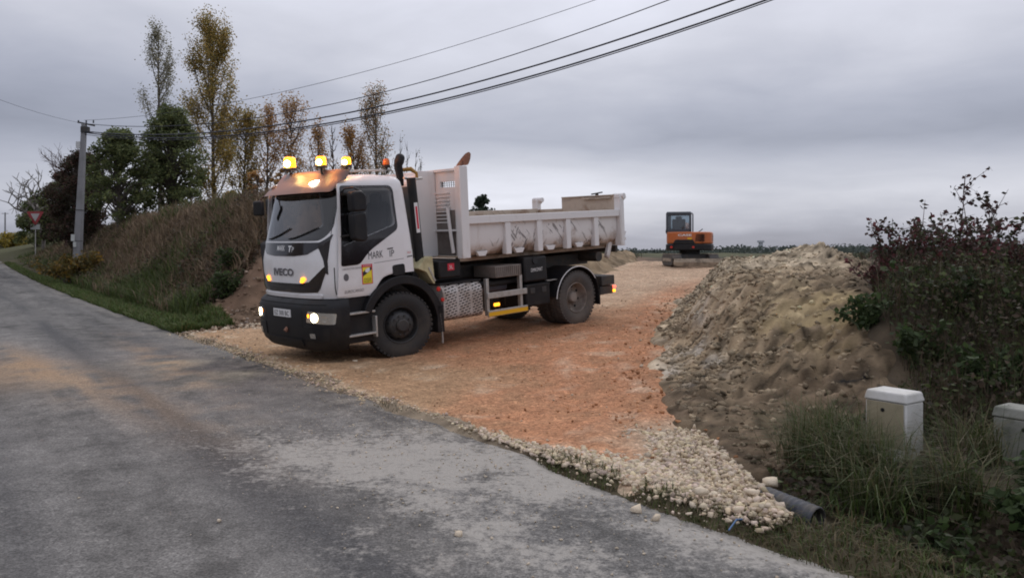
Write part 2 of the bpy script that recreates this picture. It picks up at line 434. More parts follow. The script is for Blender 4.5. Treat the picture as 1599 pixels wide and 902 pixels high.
# ------------------------------------------------------------------ gravel ramp
hx = np.arange(-10, 13, 0.085); hy = np.arange(3.2, 46, 0.085)
HX, HY = np.meshgrid(hx, hy)
HS, HT = st(HX, HY)
m_in = np.minimum.reduce([HS - 0.05, -dR(HX, HY) + 0.15, np.where(HY > 14, -dL(HX, HY), 5.0) + 0.15, 17.6 - HT + 0 * HS, 44 - HY])
m_in = np.where((HS > 2.0), np.minimum.reduce([-dR(HX, HY) + 0.15, np.where(HY > 14, -dL(HX, HY), 5.0) + 0.15, 44 - HY]), m_in)
m_in = np.minimum(m_in, (HT - 2.7 - 0.5 * np.maximum(0, 1.5 - HS)) * 0.9)
m_in = m_in + 0.30 * fbm(HX * 1.6, HY * 1.6, 51, 4)
lump = fbm(HX * 1.3, HY * 1.3, 53, 5, 0.55)
HZ = ramp_h(HS) + 0.012 + 0.045 * lump * sstep(0.1, 0.8, m_in) + 0.05 * vnoise(HX * 8.1, HY * 8.1, 57) * sstep(0.0, 0.5, m_in) * 0.7
# ruts left by turning wheels
for off, ph in ((0.0, 0.0), (0.55, 1.0), (1.1, 0.3)):
    rut = np.exp(-(((HX - (0.55 + off) - 0.16 * (HY - 8) - 0.02 * (HY - 8) ** 2)) / 0.11) ** 2) * sstep(6.0, 8.0, HY) * sstep(14, 11, HY)
    HZ -= 0.045 * rut * (0.6 + vnoise(HX * 3 + ph, HY * 5, 58))
HZ = HZ - 0.16 * sstep(0.22, -0.12, m_in)
nA = fbm(HX * 0.55, HY * 0.55, 61, 4); nB = fbm(HX * 2.7, HY * 2.7, 63, 4); nC = fbm(HX * 8, HY * 8, 65, 3)
tan_ = np.array([0.42, 0.265, 0.150]); org = np.array([0.45, 0.205, 0.105]); cream = np.array([0.52, 0.43, 0.31]); pink = np.array([0.52, 0.365, 0.25])
orange_m = sstep(-2.2, 0.6, HX + 0.25 * (HY - 9) + nA * 2.2) * sstep(21, 14, HY + nA * 5)
orange_m = np.maximum(orange_m, np.exp(-((dR(HX, HY) + 0.55) / 0.55) ** 2) * sstep(28, 20, HY))
hc = np.ones(HX.shape + (3,)) * tan_
hc = blend(hc, pink, sstep(14, 24, HY + nA * 3) * 0.8)
hc = blend(hc, org, orange_m * (0.80 + 0.45 * nB))
hc = blend(hc, cream * 0.9, sstep(-1.0, -0.3, dR(HX, HY)) * sstep(8.2, 7.2, HY))
hc = blend(hc, cream, np.clip(1.1 * sstep(0.45, 0.0, HS + 0.4 * nB) + 1.3 * nB - 0.25, 0, 0.8))
hc = hc * (1 + 0.24 * nC + 0.18 * nB + 0.14 * nA)[..., None]
gravel_mat = bpy.data.materials.new('crushed_stone'); gravel_mat.use_nodes = True
t = NT(gravel_mat.node_tree); t.t.nodes.clear()
co = t.n('ShaderNodeTexCoord').outputs['Object']
c = t.n('ShaderNodeAttribute', attribute_name='Col').outputs['Color']
vo = t.n('ShaderNodeTexVoronoi', i={'Vector': co, 'Scale': 25.0, 'Randomness': 1.0})
vo2 = t.n('ShaderNodeTexVoronoi', i={'Vector': co, 'Scale': 60.0, 'Randomness': 1.0})
sep = t.n('ShaderNodeSeparateColor', i={0: vo.outputs['Color']})
c = t.mix(1.0, c, t.ramp(sep.outputs[0], [(0.0, (0.74,)*3), (0.5, (0.98,)*3), (0.88, (1.10,)*3), (1.0, (1.42, 1.42, 1.46))]), 'MULTIPLY')
sep2 = t.n('ShaderNodeSeparateColor', i={0: vo2.outputs['Color']})
c = t.mix(1.0, c, t.ramp(sep2.outputs[1], [(0.0, (0.75,)*3), (1.0, (1.25,)*3)]), 'MULTIPLY')
hgt = t.math('ADD', t.math('MULTIPLY', vo.outputs['Distance'], -0.7), t.math('MULTIPLY', vo2.outputs['Distance'], -0.35))
bp = t.n('ShaderNodeBump', i={'Height': hgt, 'Strength': 0.7, 'Distance': 0.025})
p = t.n('ShaderNodeBsdfPrincipled', i={'Base Color': c, 'Roughness': 0.92, 'Specular IOR Level': 0.2, 'Normal': bp})
t.n('ShaderNodeOutputMaterial', i={0: p})
ramp = link('access_track', grid_mesh('access_track', HX, HY, HZ, np.clip(hc, 0.02, 1), m_in > -0.35), gravel_mat)
tag(ramp, 'ramp of compacted orange and tan crushed stone', kind='structure')

# ------------------------------------------------------------------ heap of dug earth on the right
mx_ = np.arange(1.2, 9.6, 0.042); my_ = np.arange(5.6, 21.5, 0.042)
MX, MY = np.meshgrid(mx_, my_)
rb = np.interp(MY, BY_, BX_)
m_m = np.minimum.reduce([dR(MX, MY) + 0.12, (rb - MX) * 0.9, 21 - MY, MY - 5.8]) + 0.28 * fbm(MX * 1.4, MY * 1.4, 71, 4)
cone = np.maximum(0, 1 - np.hypot((MX - 6.0) / 2.45, (MY - 16.4) / 3.0)) ** 1.0
cone = np.interp(MX + 0.15 * fbm(MX, MY, 74, 2), [3.6, 4.1, 5.2, 5.8, 6.1, 6.6, 7.2, 8.0], [0.0, 0.14, 0.30, 0.46, 0.60, 0.36, 0.05, 0.0]) * np.exp(-((MY - 16.4) / 2.1) ** 2)
ridge = np.exp(-(((MX - 3.3 - 0.55 * (12 - MY) * 0)) / 1.6) ** 2 - ((MY - 12.2) / 1.7) ** 2) * 0.16
MZ = ground_h(MX, MY, rough=False, skin=False) + 0.03 + cone + 0.2 * ridge
clod = fbm(MX * 2.3, MY * 2.3, 73, 5, 0.62)
rid = 0.5 - np.abs(fbm(MX * 1.1 + 0.4 * MY, MY * 1.5, 77, 4))
lumps = np.clip(vnoise(MX * 3.4, MY * 3.4, 81) + 0.12, 0, 1) ** 0.7 * 0.13 + np.clip(vnoise(MX * 7.3, MY * 7.3, 82) + 0.05, 0, 1) ** 0.6 * 0.085 + 0.045 * vnoise(MX * 11, MY * 11, 88)
MZ += (0.10 * clod + 0.07 * (rid - 0.35) + 0.07 * fbm(MX * 0.7, MY * 0.7, 79, 2) + 0.55 * lumps + 0.05 * fbm(MX * 6, MY * 8, 90, 3) - 0.35 * np.clip(0.10 - np.abs(fbm(MX * 2.1 - 0.5 * MY, MY * 2.6, 84, 3)), 0, 1) - 0.10 * np.clip(0.14 - np.abs(vnoise(MX * 5.1, MY * 5.6, 86)), 0, 1) * 3) * sstep(-0.05, 0.5, m_m)
MZ -= 0.30 * sstep(0.12, -0.22, m_m)
e1 = np.array([0.315, 0.24, 0.155]); e2 = np.array([0.42, 0.345, 0.245]); e3 = np.array([0.105, 0.074, 0.048]); e4 = np.array([0.30, 0.295, 0.28]); e5 = np.array([0.27, 0.205, 0.095])
q1 = fbm(MX * 0.9, MY * 0.9, 83, 4); q2 = fbm(MX * 3.1, MY * 3.1, 85, 4); q3 = fbm(MX * 9, MY * 9, 87, 3)
mc = np.ones(MX.shape + (3,)) * e1
mc = blend(mc, e2, sstep(14.0, 15.2, MY + q1) * 0.8 + np.clip(q2 * 1.4, 0, 0.7))
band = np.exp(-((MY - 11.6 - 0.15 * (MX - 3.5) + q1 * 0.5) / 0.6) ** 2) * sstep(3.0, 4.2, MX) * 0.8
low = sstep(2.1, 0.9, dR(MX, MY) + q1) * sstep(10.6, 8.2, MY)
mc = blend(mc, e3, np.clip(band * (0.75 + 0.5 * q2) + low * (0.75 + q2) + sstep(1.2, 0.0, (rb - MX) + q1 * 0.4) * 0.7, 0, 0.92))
mc = blend(mc, e5, np.clip(np.exp(-((MX - 3.6) / 0.7) ** 2 - ((MY - 9.8) / 0.9) ** 2) * (0.5 + 1.6 * q2), 0, 0.55))
mc = blend(mc, e4, np.clip(np.exp(-((dR(MX, MY) - 0.35) / 0.35) ** 2) * sstep(8.6, 9.6, MY) * sstep(13.5, 11.5, MY) * (0.2 + 1.6 * q2), 0, 0.5))
mc = mc * (1 + 1.1 * q3 + 0.7 * q2 + 0.5 * fbm(MX * 2.2, MY * 6.5, 92, 4))[..., None]
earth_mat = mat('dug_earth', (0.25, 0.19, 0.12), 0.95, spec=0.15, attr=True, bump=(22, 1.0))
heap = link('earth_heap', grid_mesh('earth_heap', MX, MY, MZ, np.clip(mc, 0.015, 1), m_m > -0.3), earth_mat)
tag(heap, 'tall lumpy heap of tan and brown dug earth beside the orange gravel ramp', 'earth heap')
def heap_z(x, y):
    i = int(np.clip((y - 5.6) / 0.042, 0, len(my_) - 1)); j = int(np.clip((x - 1.2) / 0.042, 0, len(mx_) - 1))
    return float(MZ[i, j])

# ------------------------------------------------------------------ materials of the vehicles
M = {}
M['white'] = mat('white_paint', (0.80, 0.79, 0.80), 0.32, coat=0.3, noise=(2.2, 0.30, (0.56, 0.53, 0.49)))
M['black'] = mat('black_plastic', (0.010, 0.010, 0.012), 0.5, spec=0.35, noise=(5, 0.5, (0.032, 0.027, 0.023)))
M['gloss'] = mat('gloss_black', (0.013, 0.010, 0.012), 0.12, coat=0.4)
M['steel'] = mat('dark_steel', (0.035, 0.034, 0.034), 0.6, noise=(4, 0.7, (0.10, 0.075, 0.055)))
M['alu'] = mat('aluminium', (0.50, 0.49, 0.47), 0.42, metal=0.55, noise=(7, 0.5, (0.30, 0.26, 0.21)))
M['rubber'] = mat('tyre_rubber', (0.030, 0.029, 0.029), 0.85, noise=(3.5, 0.55, (0.085, 0.070, 0.056)))
M['rubber_dusty'] = mat('dusty_rubber', (0.075, 0.068, 0.064), 0.9, noise=(3.0, 0.8, (0.14, 0.115, 0.095)))
M['rim_dark'] = mat('dark_wheel', (0.030, 0.030, 0.032), 0.5, noise=(6, 0.6, (0.075, 0.065, 0.055)))
M['rim_dust'] = mat('dusty_wheel', (0.27, 0.23, 0.20), 0.75, noise=(4, 0.9, (0.12, 0.095, 0.078)))
M['hole'] = mat('hole', (0.006, 0.006, 0.006), 0.9)
M['glass'] = glass('cab_glass', (0.66, 0.67, 0.67), 0.8)
M['screen'] = glass('windscreen', (0.40, 0.40, 0.41), 1.7)
M['dark_in'] = mat('cab_interior', (0.028, 0.026, 0.028), 0.8)
M['seat'] = mat('seat_cloth', (0.035, 0.033, 0.038), 0.9)
M['yellow'] = mat('reflective_yellow', (0.78, 0.42, 0.02), 0.35)
M['red'] = mat('red_plastic', (0.55, 0.03, 0.02), 0.35)
M['cream'] = mat('cream_panel', (0.52, 0.47, 0.28), 0.7, noise=(6, 0.7, (0.30, 0.26, 0.15)))
M['rust'] = mat('rusty_steel', (0.24, 0.115, 0.075), 0.7, noise=(9, 0.8, (0.38, 0.20, 0.13)), bump=(30, 0.3))
M['ink'] = mat('black_lettering', (0.02, 0.02, 0.025), 0.5)
M['grey_ink'] = mat('grey_lettering', (0.16, 0.155, 0.17), 0.35, metal=0.4)
M['white_ink'] = mat('white_lettering', (0.75, 0.75, 0.75), 0.5)
M['red_ink'] = mat('red_lettering', (0.6, 0.03, 0.06), 0.5)
M['visor'] = mat('smoked_visor', (0.16, 0.105, 0.09), 0.4)
M['amber_on'] = emit('amber_flash', (1.0, 0.40, 0.015), 3.2)
M['amber_core'] = emit('amber_bulb', (1.0, 0.78, 0.30), 30.0)
M['amber_dim'] = emit('amber_lamp', (1.0, 0.36, 0.02), 2.6)
M['amber_off'] = mat('amber_lens', (0.62, 0.15, 0.02), 0.15)
M['head_on'] = emit('headlamp_bulb', (1.0, 0.88, 0.60), 22.0)
M['work_on'] = emit('work_lamp', (1.0, 0.90, 0.68), 26.0)
M['tail_on'] = emit('tail_lamp', (1.0, 0.10, 0.06), 3.0)
M['lens'] = mat('lamp_reflector', (0.62, 0.60, 0.55), 0.12, metal=0.75)
M['lens_glass'] = glass('lamp_glass', (0.95, 0.95, 0.93), 1.0)

# dirty white tipper steel: mud splashes rising from below, dark scrapes running slantwise
def dirty_white(name, z0, z1, scr=1.0, base=(0.74, 0.725, 0.72)):
    m = bpy.data.materials.new(name); m.use_nodes = True
    t = NT(m.node_tree); t.t.nodes.clear()
    co = t.n('ShaderNodeTexCoord').outputs['Object']
    z = t.n('ShaderNodeSeparateXYZ', i={0: co}).outputs[2]
    n_ = t.noise(co, 2.6, 7.0, 0.66); n2_ = t.noise(t.mapping(co, (9, 9, 1.5)), 1.0, 5.0, 0.6)
    up = t.rng(z, z0, z1, 0.34, 0.0, smooth=False)
    f1 = t.rng(t.math('ADD', n_, up), 0.66, 0.90, 0, 0.9)
    f2 = t.rng(n2_, 0.55, 0.75, 0, 0.35)
    c = t.mix(f2, (*base, 1), (0.46, 0.40, 0.34, 1))
    c = t.mix(f1, c, (0.27, 0.175, 0.115, 1))
    sc_ = t.noise(t.mapping(t.mapping(co, rot=(0, R(48), 0)), (2.4, 1.0, 15.0)), 1.25, 3.0, 0.5)
    sm = t.noise(co, 1.1, 2.0)
    f3 = t.math('MULTIPLY', t.rng(sc_, 0.60, 0.63, 0, scr), t.rng(sm, 0.40, 0.50))
    sc2 = t.noise(t.mapping(t.mapping(co, rot=(0, R(-62), 0), loc=(3, 0, 2)), (3.0, 1.0, 17.0)), 1.3, 3.0, 0.5)
    f4 = t.math('MULTIPLY', t.rng(sc2, 0.61, 0.64, 0, scr), t.rng(sm, 0.44, 0.54))
    c = t.mix(t.math('MAXIMUM', f3, f4), c, (0.055, 0.040, 0.040, 1))
    p = t.n('ShaderNodeBsdfPrincipled', i={'Base Color': c, 'Roughness': 0.55})
    bp = t.n('ShaderNodeBump', i={'Height': n_, 'Strength': 0.25, 'Distance': 0.02}); t.set(p.inputs['Normal'], bp)
    t.n('ShaderNodeOutputMaterial', i={0: p})
    return m
M['tip'] = dirty_white('tipper_white', 1.45, 2.05, 0.7)
M['tip_clean'] = dirty_white('tipper_trim', 1.2, 1.7, 0.0)
M['tip_in'] = dirty_white('tipper_inside', 1.9, 2.7, 0.3, (0.50, 0.42, 0.34))

# perforated heat shield: rows of slots, three panels
def slotted(name):
    m = bpy.data.materials.new(name); m.use_nodes = True
    t = NT(m.node_tree); t.t.nodes.clear()
    co = t.n('ShaderNodeTexCoord').outputs['Object']
    s_ = t.n('ShaderNodeSeparateXYZ', i={0: co})
    uv = t.n('ShaderNodeCombineXYZ', i={0: s_.outputs[0], 1: s_.outputs[2], 2: 0.0})
    br = t.n('ShaderNodeTexBrick', offset=0.5, i={'Vector': t.mapping(uv, (1, 1, 1), rot=(0, 0, R(10))), 'Color1': (1, 1, 1, 1), 'Color2': (1, 1, 1, 1), 'Mortar': (0, 0, 0, 1),
            'Scale': 1.0, 'Mortar Size': 0.013, 'Mortar Smooth': 0.1, 'Brick Width': 0.085, 'Row Height': 0.044})
    seam = t.math('PINGPONG', t.math('ADD', s_.outputs[0], 0.805), 0.148)
    plain = t.rng(seam, 0.022, 0.026)
    mask = t.math('MULTIPLY', br.outputs['Color'], plain)
    n_ = t.noise(co, 5, 4)
    metal = t.mix(t.rng(n_, 0.4, 0.7, 0, 0.7), (0.52, 0.49, 0.47, 1), (0.30, 0.24, 0.19, 1))
    low = t.rng(s_.outputs[2], 0.62, 0.42, 0, 0.75)
    metal = t.mix(low, metal, (0.26, 0.15, 0.10, 1))
    c = t.mix(mask, metal, (0.025, 0.022, 0.022, 1))
    p = t.n('ShaderNodeBsdfPrincipled', i={'Base Color': c, 'Roughness': 0.5, 'Metallic': 0.25})
    bp = t.n('ShaderNodeBump', invert=True, i={'Height': mask, 'Strength': 0.6, 'Distance': 0.01}); t.set(p.inputs['Normal'], bp)
    t.n('ShaderNodeOutputMaterial', i={0: p})
    return m
M['slots'] = slotted('slotted_shield')

# ------------------------------------------------------------------ lettering: a text curve turned into a thin mesh laid on a surface
def lettering(txt, u0, v0, width, height, place, mtl, parent, name='lettering', align_c=False, bold=0.0):
    cu = bpy.data.curves.new('text', 'FONT'); cu.body = txt; cu.size = 1.0; cu.offset = bold; cu.resolution_u = 3
    o = bpy.data.objects.new('text', cu); COL.objects.link(o)
    dg = bpy.context.evaluated_depsgraph_get()
    me = bpy.data.meshes.new_from_object(o.evaluated_get(dg))
    bpy.data.objects.remove(o); bpy.data.curves.remove(cu)
    xs = [v.co.x for v in me.vertices]; ys = [v.co.y for v in me.vertices]
    x0, x1, y0, y1 = min(xs), max(xs), min(ys), max(ys)
    for v in me.vertices:
        u = (v.co.x - x0) / (x1 - x0) * width; vv = (v.co.y - y0) / (y1 - y0) * height
        if align_c: u -= width / 2
        v.co = place(u0 + u, v0 + vv)
    me.name = name
    return link(name, me, mtl, parent)

# ------------------------------------------------------------------ the tipper truck (x forward from the front axle, y to its left, z up)
TR = Matrix(((-0.71570613, 0.69721611, -0.04067475), (-0.69554334, -0.71683086, -0.04871315), (-0.06312051, -0.00657324, 0.99798427)))
truck = empty('tipper_truck')
TRUCK_M = Matrix.Translation((-2.441, 13.337, 0.0086 + 0.012)) @ TR.to_4x4()
truck.matrix_world = TRUCK_M
tag(truck, 'white two axle tipper truck with flashing amber beacons and empty dirty bed', 'truck')

KZ = [1.04, 1.20, 1.60, 1.90, 2.62, 2.76, 2.84, 2.89]
KX = [1.37, 1.41, 1.41, 1.35, 1.16, 1.08, 0.95, 0.55]
KW = [1.065, 1.09, 1.09, 1.085, 1.045, 1.02, 0.96, 0.62]
KB = [-0.31, -0.31, -0.29, -0.26, -0.185, -0.16, -0.11, 0.10]
CA, CN = 0.46, 2.7
def cab_w(z): return float(np.interp(z, KZ, KW))
def cab_front(y, z, off=0.0):
    def X(yy, zz):
        w_ = cab_w(zz); q = min(abs(yy) / w_, 1.0)
        return float(np.interp(zz, KZ, KX)) - CA * (1 - (max(1 - q ** CN, 0)) ** (1 / CN))
    e = 0.004
    gy_ = (X(y + e, z) - X(y - e, z)) / (2 * e); gz_ = (X(y, z + e) - X(y, z - e)) / (2 * e)
    n_ = Vector((1, -gy_, -gz_)).normalized()
    return Vector((X(y, z), y, z)) + n_ * off
def cab_side(x, z, sg=1, off=0.0): return Vector((x, sg * (cab_w(z) + off), z))

def cab_ring(z, shrink=0.0, nf_=28):
    xf = float(np.interp(z, KZ, KX)) - shrink; w_ = cab_w(z) - shrink; xb = float(np.interp(z, KZ, KB)) + shrink
    pts = []
    for k in range(nf_ + 1):
        ph = -math.pi / 2 + math.pi * k / nf_
        sy_ = math.copysign(abs(math.sin(ph)) ** (2 / CN), math.sin(ph)); cx_ = max(math.cos(ph), 0) ** (2 / CN)
        pts.append((xf - CA + CA * cx_, w_ * sy_, z))
    for k in range(1, 6): pts.append((xf - CA + (xb + 0.09 - xf + CA) * k / 6, w_, z))
    for k in range(0, 4):
        a = math.pi / 2 * k / 3; pts.append((xb + 0.09 - 0.09 * math.sin(a), w_ - 0.09 + 0.09 * math.cos(a), z))
    for k in range(3, -1, -1):
        a = math.pi / 2 * k / 3; pts.append((xb + 0.09 - 0.09 * math.sin(a), -w_ + 0.09 - 0.09 * math.cos(a), z))
    for k in range(5, 0, -1): pts.append((xf - CA + (xb + 0.09 - xf + CA) * k / 6, -w_, z))
    return pts
def cab_solid(zs, shrink):
    mb = MB(); n_ = None
    for i, z in enumerate(zs):
        r_ = cab_ring(z, shrink); n_ = len(r_); mb.v += r_
    for i in range(len(zs) - 1):
        for k in range(n_): mb.f.append((i * n_ + k, i * n_ + (k + 1) % n_, (i + 1) * n_ + (k + 1) % n_, (i + 1) * n_ + k))
    mb.f.append(tuple(range(n_))[::-1]); mb.f.append(tuple((len(zs) - 1) * n_ + k for k in range(n_)))
    return mb
def rpoly(poly, r, n=4):
    """round the corners of a 2D polygon; r one number or one per corner"""
    out = []; m = len(poly)
    for i in range(m):
        p0, p1, p2 = Vector(poly[i - 1]), Vector(poly[i]), Vector(poly[(i + 1) % m])
        rr = r[i] if isinstance(r, (list, tuple)) else r
        if rr <= 0: out.append(tuple(p1)); continue
        a = (p0 - p1); b = (p2 - p1); d = min(rr, a.length * 0.48, b.length * 0.48)
        a = p1 + a.normalized() * d; b = p1 + b.normalized() * d
        for k in range(n + 1):
            u = k / n; out.append(tuple(a * (1 - u) ** 2 + p1 * 2 * u * (1 - u) + b * u * u))
    return out
SIDE_WIN = rpoly([(0.985, 2.665), (0.095, 2.665), (0.055, 2.09), (1.035, 1.80)], [0.06, 0.09, 0.07, 0.04])
SIDE_BLACK = rpoly([(1.005, 2.70), (0.065, 2.70), (0.02, 2.02), (0.565, 1.715), (0.755, 1.52), (1.075, 1.51)], [0.05, 0.10, 0.07, 0.10, 0.06, 0.04])
WSCREEN = rpoly([(-0.965, 2.63), (0.965, 2.63), (0.985, 2.05), (0.85, 1.90), (-0.85, 1.90), (-0.985, 2.05)], [0.06, 0.06, 0.1, 0.1, 0.1, 0.1])

def boolean(o, cutter, op='DIFFERENCE'):
    md = o.modifiers.new('cut', 'BOOLEAN'); md.operation = op; md.solver = 'EXACT'; md.object = cutter
    apply_mods(o)
    me = cutter.data; bpy.data.objects.remove(cutter); bpy.data.meshes.remove(me)
zs = [1.04, 1.06, 1.12, 1.20, 1.32, 1.46, 1.60, 1.75, 1.90, 2.1, 2.3, 2.5, 2.62, 2.70, 2.76, 2.80, 2.84, 2.87, 2.89]
cab = cab_solid(zs, 0.0).build('cab', M['white'])
boolean(cab, cab_solid([1.36, 1.6, 1.9, 2.3, 2.62, 2.76], 0.055).build('c', None))
boolean(cab, MB().prism(SIDE_WIN, 'Y', -2, 2).build('c', None))
boolean(cab, MB().prism(WSCREEN, 'X', 0.72, 2).build('c', None))
boolean(cab, MB().prism(rpoly([(-0.8, 0.9), (0.545, 0.9), (0.50, 1.10), (0.36, 1.29), (0.18, 1.335), (-0.8, 1.335)], [0, 0, 0.12, 0.14, 0.1, 0]), 'Y', -2, 2).build('c', None))
shade(cab, 42); cab.parent = truck

def sheet(poly, place, off, thick, name, mtl, parent, holes=(), cuts=(), res=0.09):
    """flat outline (with holes), cut into small faces and laid over a curved surface with a little thickness"""
    bm = bmesh.new()
    edges = []
    for lp in [poly, *holes]:
        vs_ = [bm.verts.new((a, b, 0)) for a, b in lp]
        edges += [bm.edges.new((vs_[i], vs_[(i + 1) % len(vs_)])) for i in range(len(vs_))]
    bmesh.ops.triangle_fill(bm, use_beauty=True, use_dissolve=False, edges=edges)
    xs = [p_[0] for p_ in poly]; ys = [p_[1] for p_ in poly]
    for ax_, lo, hi in ((0, min(xs), max(xs)), (1, min(ys), max(ys))):
        k = lo + res
        while k < hi - 1e-4:
            nrm = (1, 0, 0) if ax_ == 0 else (0, 1, 0)
            bmesh.ops.bisect_plane(bm, geom=bm.verts[:] + bm.edges[:] + bm.faces[:], plane_co=(k, k, 0), plane_no=nrm)
            k += res
    for c_ in cuts: bmesh.ops.bisect_plane(bm, geom=bm.verts[:] + bm.edges[:] + bm.faces[:], plane_co=(0, c_, 0), plane_no=(0, 1, 0))
    if thick > 0:
        top = bm.faces[:]
        inner = {v: bm.verts.new(v.co) for v in bm.verts[:]}
        bnd = [e_ for e_ in bm.edges if e_.is_boundary]
        flat = {v: (v.co.x, v.co.y) for v in inner}
        for e_ in bnd:
            a, b = e_.verts
            try: bm.faces.new((a, b, inner[b], inner[a]))
            except ValueError: pass
        for v, q in inner.items():
            u_, v_ = flat[v]
            q.co = place(u_, v_, off - thick); v.co = place(u_, v_, off)
        for v in [v for v in bm.verts if not v.link_faces]: bm.verts.remove(v)
    else:
        for v in bm.verts: v.co = place(v.co.x, v.co.y, off)
    bmesh.ops.recalc_face_normals(bm, faces=bm.faces)
    me = bpy.data.meshes.new(name); bm.to_mesh(me); bm.free()
    o = link(name, me, mtl, parent); shade(o, 50)
    return o
zcuts = (1.20, 1.60, 1.90, 2.62)
front = lambda y, z, off: cab_front(y, z, off)
DOOR = rpoly([(1.045, 2.735), (-0.015, 2.735), (-0.055, 2.5), (-0.095, 1.36), (0.17, 1.355), (0.38, 1.31), (0.525, 1.10), (0.56, 1.065), (1.15, 1.065)], [0.05, 0.1, 0.1, 0.04, 0.08, 0.12, 0.05, 0.03, 0.03])
for sg in (1, -1):
    sp = lambda x, z, off, sg=sg: cab_side(x, z, sg, off)
    door = sheet(DOOR, sp, 0.009, 0.012, 'door', M['white'], truck, holes=[SIDE_WIN], cuts=zcuts)
    surround = sheet(SIDE_BLACK, sp, 0.015, 0.010, 'window_surround', M['gloss'], door, holes=[SIDE_WIN], cuts=zcuts)
    sheet(SIDE_WIN, sp, 0.004, 0.0, 'side_window', M['glass'], door, cuts=zcuts)
    hd = rpoly([(0.17, 1.46), (-0.065, 1.475), (-0.075, 1.315), (0.155, 1.295)], 0.045)
    sheet(hd, sp, 0.016, 0.012, 'door_handle', M['black'], door, res=0.2)
    sheet([(0.50, 1.524), (-0.06, 1.556), (-0.06, 1.549), (0.50, 1.517)], sp, 0.0105, 0.0, 'crease', M['grey_ink'], door, res=0.3)
    def txt(s_, x0, z0, wd, ht, mk, slope=0.0, sg=sg, par=door, off=0.012):
        # reads forwards from the outside on either flank
        return lettering(s_, 0, 0, wd, ht, lambda u, v: cab_side((x0 - u) if sg > 0 else (x0 - wd + u), z0 + v + slope * u, sg, off), mk, par)
    txt('MARK', 0.595, 1.583, 0.265, 0.108, M['ink'], 0.06)
    txt('IP', 0.205, 1.597, 0.085, 0.10, M['ink'], 0.05)
    txt('-', 0.245, 1.712, 0.11, 0.018, M['ink'], 0.05)
    txt('CONSTRUCTION TRAVAUX', 1.06, 1.452, 0.34, 0.028, M['grey_ink'], 0.02)
    txt('EUROCARGO', 1.03, 1.105, 0.33, 0.045, M['grey_ink'], 0.03)
    # lorry blind spot notice
    st_ = sheet([(0.725, 1.515), (0.535, 1.515), (0.535, 1.215), (0.725, 1.215)], sp, 0.0115, 0.002, 'warning_sticker', M['red_ink'], door, res=0.5)
    sheet([(0.71, 1.47), (0.55, 1.47), (0.55, 1.228), (0.71, 1.228)], sp, 0.013, 0.0, 'sticker_field', mat('sticker_yellow', (0.80, 0.68, 0.03), 0.5), st_, res=0.5)
    sheet([(0.71, 1.40), (0.62, 1.455), (0.55, 1.47), (0.55, 1.43), (0.62, 1.385), (0.71, 1.335)], sp, 0.0138, 0.0, 'sticker_stripe', M['ink'], st_, res=0.5)
    sheet([(0.665, 1.40), (0.665, 1.435), (0.62, 1.458), (0.585, 1.458), (0.585, 1.41), (0.63, 1.385)], sp, 0.0146, 0.0, 'sticker_lorry', M['white_ink'], st_, res=0.5)
    txt('ATTENTION', 0.70, 1.482, 0.14, 0.022, M['white_ink'], par=st_, off=0.0138)
    txt('ANGLES', 0.695, 1.275, 0.13, 0.032, M['ink'], par=st_, off=0.0146)
    txt('MORTS', 0.695, 1.236, 0.13, 0.032, M['ink'], par=st_, off=0.0146)
    sheet([(1.0 + 0.045 * math.cos(a * math.pi / 8), 1.345 + 0.055 * math.sin(a * math.pi / 8)) for a in range(16)], sp, 0.0115, 0.002, 'fuel_badge', M['grey_ink'], door, res=0.5)
    sheet([(-0.12, 1.68), (-0.235, 1.69), (-0.24, 1.575), (-0.125, 1.56)], sp, 0.003, 0.002, 'label_plate', M['white_ink'], truck, res=0.5)
    txt('MAX', -0.14, 1.625, 0.07, 0.03, M['red_ink'], par=truck, off=0.0045)
    sheet([(-0.13, 1.583), (-0.235, 1.592), (-0.235, 1.578), (-0.13, 1.567)], sp, 0.0045, 0.0, 'label_line', M['ink'], truck, res=0.5)
    MB().tube([cab_front(sg * 0.955 * cab_w(1.10 + 0.05 * k), 1.10 + 0.05 * k, -0.001) for k in range(9)], 0.008, 6).build('corner_slot', M['hole'], truck)
    MB().tube([cab_front(sg * 0.90 * cab_w(1.93 + 0.06 * k), 1.93 + 0.06 * k, -0.001) for k in range(12)], 0.004, 6).build('pillar_gap', M['hole'], truck)

scr = sheet(WSCREEN, front, 0.003, 0.0, 'windscreen', M['screen'], truck, cuts=zcuts)
cowl = sheet(rpoly([(-0.93, 1.93), (-1.0, 2.0), (-0.975, 1.86), (-0.62, 1.70), (-0.3, 1.675), (0.3, 1.675), (0.62, 1.70), (0.975, 1.86), (1.0, 2.0), (0.93, 1.93), (0.84, 1.875), (-0.84, 1.875)], 0.03), front, 0.008, 0.012, 'cowl_panel', M['gloss'], truck, cuts=zcuts)
sheet(rpoly([(-0.99, 2.66), (0.99, 2.66), (0.99, 2.60), (-0.99, 2.60)], 0.01), front, 0.008, 0.012, 'screen_header', M['gloss'], truck)
def ftxt(s_, y0, z0, wd, ht, mk, par, off, **k):
    return lettering(s_, 0, 0, wd, ht, lambda u, v: cab_front(y0 + u, z0 + v, off), mk, par, **k)
ftxt('MARK', -0.22, 1.755, 0.24, 0.082, M['white_ink'], cowl, 0.011, bold=0.02)
ftxt('T', 0.12, 1.735, 0.10, 0.095, M['white_ink'], cowl, 0.011, bold=0.03)
ftxt('P', 0.235, 1.735, 0.05, 0.075, M['white_ink'], cowl, 0.011)
ftxt('IVECO', -0.30, 1.375, 0.60, 0.115, M['grey_ink'], truck, 0.012, bold=0.035)
